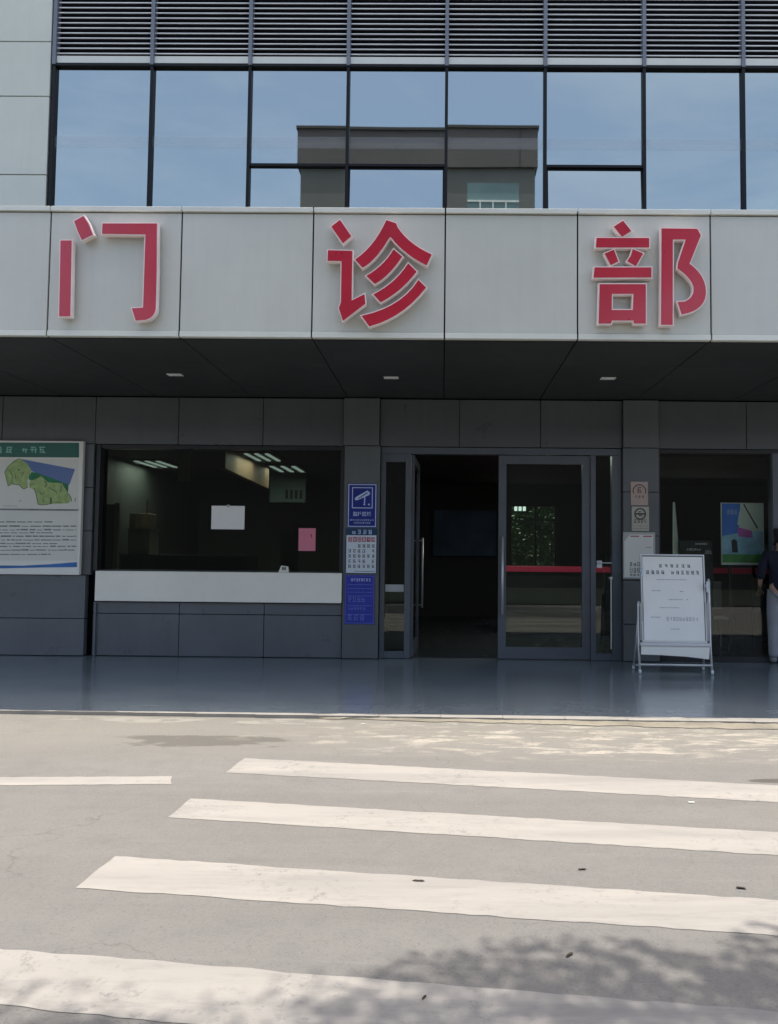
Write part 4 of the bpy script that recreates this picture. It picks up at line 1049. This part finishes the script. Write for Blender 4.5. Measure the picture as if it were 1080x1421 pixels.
nd = {'pel': ((0, 0, .92), (.13, .10)), 'bel': ((0, .0, 1.06), (.125, .09)), 'che': ((0, -.005, 1.24), (.135, .095)), 'nb': ((0, -.015, 1.385), (.07, .06)), 'nk': ((0, .0, 1.44), .05), 'jaw': ((0, .03, 1.495), (.06, .068)), 'hd': ((0, .02, 1.565), (.072, .088)), 'ht': ((0, .01, 1.615), (.058, .07)), 'nose': ((0, .125, 1.535), .010)}
ed = [('pel', 'bel'), ('bel', 'che'), ('che', 'nb'), ('nb', 'nk'), ('nk', 'jaw'), ('jaw', 'hd'), ('hd', 'ht'), ('hd', 'nose')]
for s, t2 in ((-1, 'l'), (1, 'r')):
    ox = s * 1.0
    nd.update({'sh' + t2: ((ox*.165, -.01, 1.35), .052), 'el' + t2: ((ox*.245, -.03, 1.10), .040), 'wr' + t2: ((ox*.235, .12, .93), (.026, .022)), 'pa' + t2: ((ox*.225, .18, .885), (.034, .016)),
               'hi' + t2: ((ox*.085, 0, .84), .085), 'kn' + t2: ((ox*.095, .02, .48), .056), 'ca' + t2: ((ox*.097, .0, .34), .05), 'an' + t2: ((ox*.10, -.01, .09), .036), 'ba' + t2: ((ox*.115, .09, .035), (.04, .028)), 'to' + t2: ((ox*.12, .16, .028), (.03, .02)), 'ear' + t2: ((ox*.085, .01, 1.54), .012)})
    ed += [('che', 'sh' + t2), ('sh' + t2, 'el' + t2), ('el' + t2, 'wr' + t2), ('wr' + t2, 'pa' + t2), ('pel', 'hi' + t2), ('hi' + t2, 'kn' + t2), ('kn' + t2, 'ca' + t2), ('ca' + t2, 'an' + t2), ('an' + t2, 'ba' + t2), ('ba' + t2, 'to' + t2), ('hd', 'ear' + t2)]
    for j, (dx, ln) in enumerate(((-.027, .068), (-.009, .078), (.009, .072), (.026, .056))):
        b0 = Vector((ox*.225 + dx, .195, .87)); nd['f%s%d0' % (t2, j)] = (tuple(b0), .0095); nd['f%s%d1' % (t2, j)] = (tuple(b0 + Vector((0, ln * .45, -ln * .3))), .0085); nd['f%s%d2' % (t2, j)] = (tuple(b0 + Vector((0, ln * .65, -ln * .8))), .0075)
        ed += [('pa' + t2, 'f%s%d0' % (t2, j)), ('f%s%d0' % (t2, j), 'f%s%d1' % (t2, j)), ('f%s%d1' % (t2, j), 'f%s%d2' % (t2, j))]
    nd['th' + t2] = ((ox*.225 - s*.045, .175, .865), .010); nd['tt' + t2] = ((ox*.225 - s*.05, .21, .84), .008); ed += [('pa' + t2, 'th' + t2), ('th' + t2, 'tt' + t2)]
skinned('body', nd, ed, M['skin'], per, 'pel')
sh = {'a': ((0, 0, .84), (.155, .118)), 'b': ((0, 0, .98), (.150, .112)), 'c': ((0, 0, 1.12), (.150, .110)), 'd': ((0, -.005, 1.26), (.158, .115)), 'e': ((0, -.015, 1.37), (.10, .078)), 'f': ((0, -.012, 1.405), (.068, .060))}
se = [('a', 'b'), ('b', 'c'), ('c', 'd'), ('d', 'e'), ('e', 'f')]
for s, t2 in ((-1, 'l'), (1, 'r')):
    sh.update({'s' + t2: ((s*.175, -.01, 1.345), .070), 'u' + t2: ((s*.215, -.02, 1.22), .064), 'v' + t2: ((s*.245, -.03, 1.10), .060), 'w' + t2: ((s*.243, .02, 1.04), .052)})
    se += [('d', 's' + t2), ('s' + t2, 'u' + t2), ('u' + t2, 'v' + t2), ('v' + t2, 'w' + t2)]
skinned('shirt', sh, se, M['shirt'], per, 'a')
tr = {'a': ((0, 0, .93), (.135, .105))}; te = []
for s, t2 in ((-1, 'l'), (1, 'r')):
    tr.update({'h' + t2: ((s*.085, 0, .84), .105), 'm' + t2: ((s*.093, .01, .65), .090), 'k' + t2: ((s*.098, .02, .47), .076), 'n' + t2: ((s*.10, .0, .25), .068), 'b' + t2: ((s*.102, -.01, .06), .066)})
    te += [('a', 'h' + t2), ('h' + t2, 'm' + t2), ('m' + t2, 'k' + t2), ('k' + t2, 'n' + t2), ('n' + t2, 'b' + t2)]
skinned('trousers', tr, te, M['trouser'], per, 'a')
for s in (-1, 1):
    skinned('shoe', {'a': ((s*.10, -.045, .05), (.042, .045)), 'b': ((s*.108, .05, .045), (.045, .040)), 'c': ((s*.12, .17, .032), (.038, .028))}, [('a', 'b'), ('b', 'c')], M['shoe'], per, 'b')
skinned('hair', {'a': ((0, -.035, 1.50), (.066, .05)), 'b': ((0, -.012, 1.57), (.088, .088)), 'c': ((0, .0, 1.635), (.072, .085))}, [('a', 'b'), ('b', 'c')], M['hair'], per, 'b')
m = MB()
for s in (-1, 1): m.box(s*.03 - .009, s*.03 + .009, .108, .114, 1.55, 1.558)
e_ = MB(); me_ = m.build('eyes', M['ink'], None, origin=(0, 0, 0)); me_.parent = per
m = MB(); m.box(-.02, .02, .100, .108, 1.495, 1.50); mo = m.build('mouth', M['redink'], None, origin=(0, 0, 0)); mo.parent = per
per.location = (pf.x, pf.y + .02, 0); per.rotation_euler = (0, 0, R(-12))

# ------------------------------------------------------------------ litter on the road
def leaf(px, py, size, rot, mat, label, cat='leaf', name='fallen_leaf', grp=None, z=ROADZ):
    p = atz(px, py, z + .001); m = MB(); n = 8; rr = random.Random(int(px))
    top = []
    for i in range(n):
        a = 2 * math.pi * i / n; r_ = size * (.5 + .5 * abs(math.cos(a))) * rr.uniform(.75, 1.1); x_, y_ = r_ * math.cos(a), r_ * .45 * math.sin(a)
        top.append(Vector((x_ * math.cos(rot) - y_ * math.sin(rot), x_ * math.sin(rot) + y_ * math.cos(rot), .001 + .2 * abs(y_) + rr.uniform(0, .003))))
    c = Vector((0, 0, .0005))
    for i in range(n):
        a, b = top[i], top[(i + 1) % n]; m.face([p + c, p + a, p + b])
        m.face([p + c + Vector((0, 0, .0015)), p + b + Vector((0, 0, .0015)), p + a + Vector((0, 0, .0015))])
    o = m.build(name, mat, recalc=False); tag(o, label, cat, grp); return o
G = 'leaf litter on the crossing'
leaf(808, 1207, .022, .1, M['dryleaf'], 'thin dark leaf on bare concrete between the second and third stripes, nearer the middle', grp=G)
leaf(1028, 1233, .024, -.2, M['dryleaf'], 'dark leaf near the right edge, just above the third stripe', grp=G)
leaf(581, 1223, .026, 0, M['dryleaf'], 'pale brown leaf lying on the third white stripe', grp=G)
leaf(790, 1326, .022, .8, M['dryleaf'], 'small black curled leaf below the third stripe', grp=G)
leaf(589, 1385, .014, 1.1, M['dryleaf'], 'tiny dark leaf on the nearest white stripe', grp=G)
leaf(960, 1114, .022, .05, M['scrap'], 'small white paper scrap between the first and second stripes', 'paper scrap', 'paper_scrap')
leaf(420, 994, .016, .3, M['scrap'], 'tiny white scrap near the kerb in front of the left pillar', 'paper scrap', 'paper_scrap')
leaf(504, 1005, .018, .3, M['scrap'], 'white pebble-like scrap near the kerb in front of the door', 'paper scrap', 'paper_scrap')

# ------------------------------------------------------------------ trees and hedges
def foliage(m, c, rad, n, size, rr, mi=0, shell=.35):
    c = Vector(c)
    for _ in range(n):
        while True:
            d = Vector((rr.uniform(-1, 1), rr.uniform(-1, 1), rr.uniform(-1, 1)))
            if shell < d.length < 1: break
        p = c + Vector((d.x * rad[0], d.y * rad[1], d.z * rad[2]))
        a = Vector((rr.gauss(0, 1), rr.gauss(0, 1), rr.gauss(0, .6))).normalized(); b = a.cross(Vector((rr.gauss(0, 1), rr.gauss(0, 1), rr.gauss(0, 1)))).normalized()
        s = size * rr.uniform(.6, 1.3)
        m.face([p - a * s, p + b * s * .45, p + a * s, p - b * s * .45], mi)
def tree(name, x, y, clumps, trunk, label, leafn, size, seed, thin=0):
    rr = random.Random(seed); t_ = thing(name, (x, y, ROADZ), label, 'tree')
    m = MB(); m.tube([Vector((x, y, ROADZ)) + Vector(p) for p in trunk[0]], trunk[1], 12)
    top = Vector((x, y, ROADZ)) + Vector(trunk[0][-1])
    for c, r_ in clumps: m.tube([top - Vector((0, 0, .5)), (top + Vector(c)) / 2 + Vector((0, 0, -.2)), Vector(c)], [trunk[1][-1] * .7, .05, .02], 7)
    m.build('trunk', M['bark'], t_, smooth=True)
    m = MB()
    for i, (c, r_) in enumerate(clumps): foliage(m, c, r_, int(leafn * (1.0 if i < 2 else .8 if i < thin else 1)), size * (.6 if i < thin else 1), rr, shell=.05 if i < thin else .3)
    m.build('crown', M['leaf'], t_, recalc=False)
    return t_
# street tree just behind the viewpoint; its shade falls on the near edge of the road
cl = [((-1.9, 2.85, 6.5), (1.7, .7, .5)), ((-4.0, 2.75, 6.4), (1.7, .7, .5)), ((.3, 2.95, 6.5), (1.3, .7, .5)), ((2.0, 3.2, 6.6), (1.5, .65, .5)), ((3.6, 3.25, 6.5), (1.3, .65, .5)), ((-2.3, 2.25, 5.6), (1.0, .9, .8)), ((-.9, 2.25, 6.0), (1.0, .95, .8)), ((.45, 2.75, 5.8), (.95, .95, .75)), ((1.7, 3.0, 5.7), (1.0, .95, .75)), ((2.9, 3.05, 5.9), (1.0, .9, .8)), ((-3.6, 1.9, 5.6), (1.2, 1.1, .8)),
      ((0, 1.0, 6.2), (1.5, 1.1, .8)), ((2.2, 1.2, 6.1), (1.6, 1.1, .9)), ((-2, .8, 6.1), (1.5, 1.1, .9)), ((0.8, -.8, 6.0), (2.2, 1.4, .9)), ((-2.0, -1.0, 6.0), (1.6, 1.3, .9))]
stree = tree('street_tree', .6, -1.6, cl, ([(0, 0, 0), (.05, .1, 1.6), (.0, .4, 3.4), (.1, .9, 4.6)], [.2, .16, .14, .1]), 'broad street tree behind the viewer whose shade falls across the nearest stripe', 3600, .048, 3, 5)
# backdrop across the road (reflected in the glazing)
YO = -14.0; YM = 2 * (YG + .02) - YO
def mir(px, py): v = aty(px, py, YM); return v.x, v.z
ox0, oz = mir(415, 182); ox1, _ = mir(747, 182); _, ob = mir(600, 236)
M['opp_low2'] = pm('dark_roof_edge', (.04, .036, .036), .7)
op = thing('opposite_building', ((ox0 + ox1) / 2, YO - 5, ROADZ), 'brown topped building across the road, reflected in the upper glazing', 'building')
B('wall', M['opp_wall'], op, (ox0 + .12, ox1 - .1, YO - 9, YO, -.05, ob)); B('roof_band', M['opp_band'], op, (ox0, ox1, YO - 9.2, YO + .15, ob + .001, oz))
jx = mir(722, 200)[0]
B('band_joint', M['ink'], op, (jx, jx + .05, YO + .151, YO + .17, ob, oz))
B('roof_slab', M['opp_low2'], op, (ox0 - .05, ox1 + .05, YO - 9.25, YO + .22, oz + .001, oz + .12))
for wpx0, wpx1 in ((650, 722),):
    wx0_, wz1_ = mir(wpx0, 256); wx1_, _ = mir(wpx1, 256)
    for fl in range(4):
        zt_ = wz1_ - fl * 3.4; zb_ = zt_ - 2.0
        w_ = B('window', M['opp_frame'], op, (wx0_, wx1_, YO + .001, YO + .05, zt_ - .86, zt_ - .78), *[(wx0_ + (wx1_ - wx0_) * k / 4 - .03, wx0_ + (wx1_ - wx0_) * k / 4 + .03, YO + .051, YO + .08, zb_, zt_ - .861) for k in range(1, 4)])
        B('pane', M['opp_glass'], w_, (wx0_, wx1_, YO - .1, YO + .0005, zb_, zt_))
vx = mir(736, 178)[0]
m = MB(); m.tube([(vx - .2, YO - 1, oz), (vx - .2, YO - 1, oz + .55)], .08, 8); m.tube([(vx + .15, YO - 1, oz), (vx + .15, YO - 1, oz + .55)], .08, 8); m.build('vent_pipe', M['alu_trim'], op)
rr = random.Random(9)
def hedge(x0, x1, y, h, n, label, seed):
    t_ = MB(); r2_ = random.Random(seed); k = int((x1 - x0) / 1.0)
    for i in range(k):
        foliage(t_, (x0 + (i + .5) * (x1 - x0) / k, y, h * .5), (.85, .9, h * .5 * r2_.uniform(.9, 1.1)), n, .055, r2_, shell=.2)
    t_.box(x0 + .3, x1 - .3, y - .35, y + .35, .0, h * .86)
    o = t_.build('hedge', M['hedge'], recalc=False); tag(o, label, 'hedge'); return o
M['opp_low'] = pm('dark_brown_podium', (.030, .028, .024), .7, 0, .2, .4)
B('podium', M['opp_low'], op, (-16, 16, -13.8, -12.0, -.05, 5.6))
o = hedge(-3, 8, 20.2, 3.2, 3200, 'sunlit green hedge behind the building seen through its back window', 8)

# ------------------------------------------------------------------ light
w = bpy.data.worlds.new('World'); SC.world = w; w.use_nodes = True; t = w.node_tree
bg = t.nodes['Background']; sky = t.nodes.new('ShaderNodeTexSky'); sky.sky_type = 'NISHITA'; sky.sun_disc = False
EL = math.atan2(ZFT, YF - .022 - YSH - .01)
sky.sun_elevation = EL; sky.sun_rotation = 0.0
sky.air_density = 1.0; sky.dust_density = 4.5; sky.ozone_density = 1.0; sky.altitude = 20
tcw = t.nodes.new('ShaderNodeTexCoord'); mpw = t.nodes.new('ShaderNodeMapping'); mpw.inputs['Scale'].default_value = (1, 1, 3.2); t.links.new(tcw.outputs['Generated'], mpw.inputs[0])
cn = noise(t, mpw.outputs[0], 1.7, 7, .6, .3)
cc = mixc(t, math_(t, 'MULTIPLY', ramp(t, cn, .42, .78), .42), sky.outputs[0], (4.6, 4.9, 5.2))
t.links.new(cc, bg.inputs[0]); bg.inputs[1].default_value = .15
sd = bpy.data.lights.new('sun', 'SUN'); sd.energy = 2.0; sd.angle = R(.5); sd.color = (1, .955, .88)
so = bpy.data.objects.new('sun', sd); COL.objects.link(so); so.location = (0, 20, 40)
so.rotation_euler = (-(R(90) - EL), 0, 0)      # shines from behind the building, steeply down
SC.view_settings.view_transform = 'Standard'; SC.view_settings.look = 'None'; SC.view_settings.exposure = 1.4; SC.view_settings.gamma = 1
SC.cycles.max_bounces = 8; SC.cycles.diffuse_bounces = 5; SC.cycles.glossy_bounces = 4; SC.cycles.transparent_max_bounces = 12
SC.cycles.sample_clamp_indirect = 6
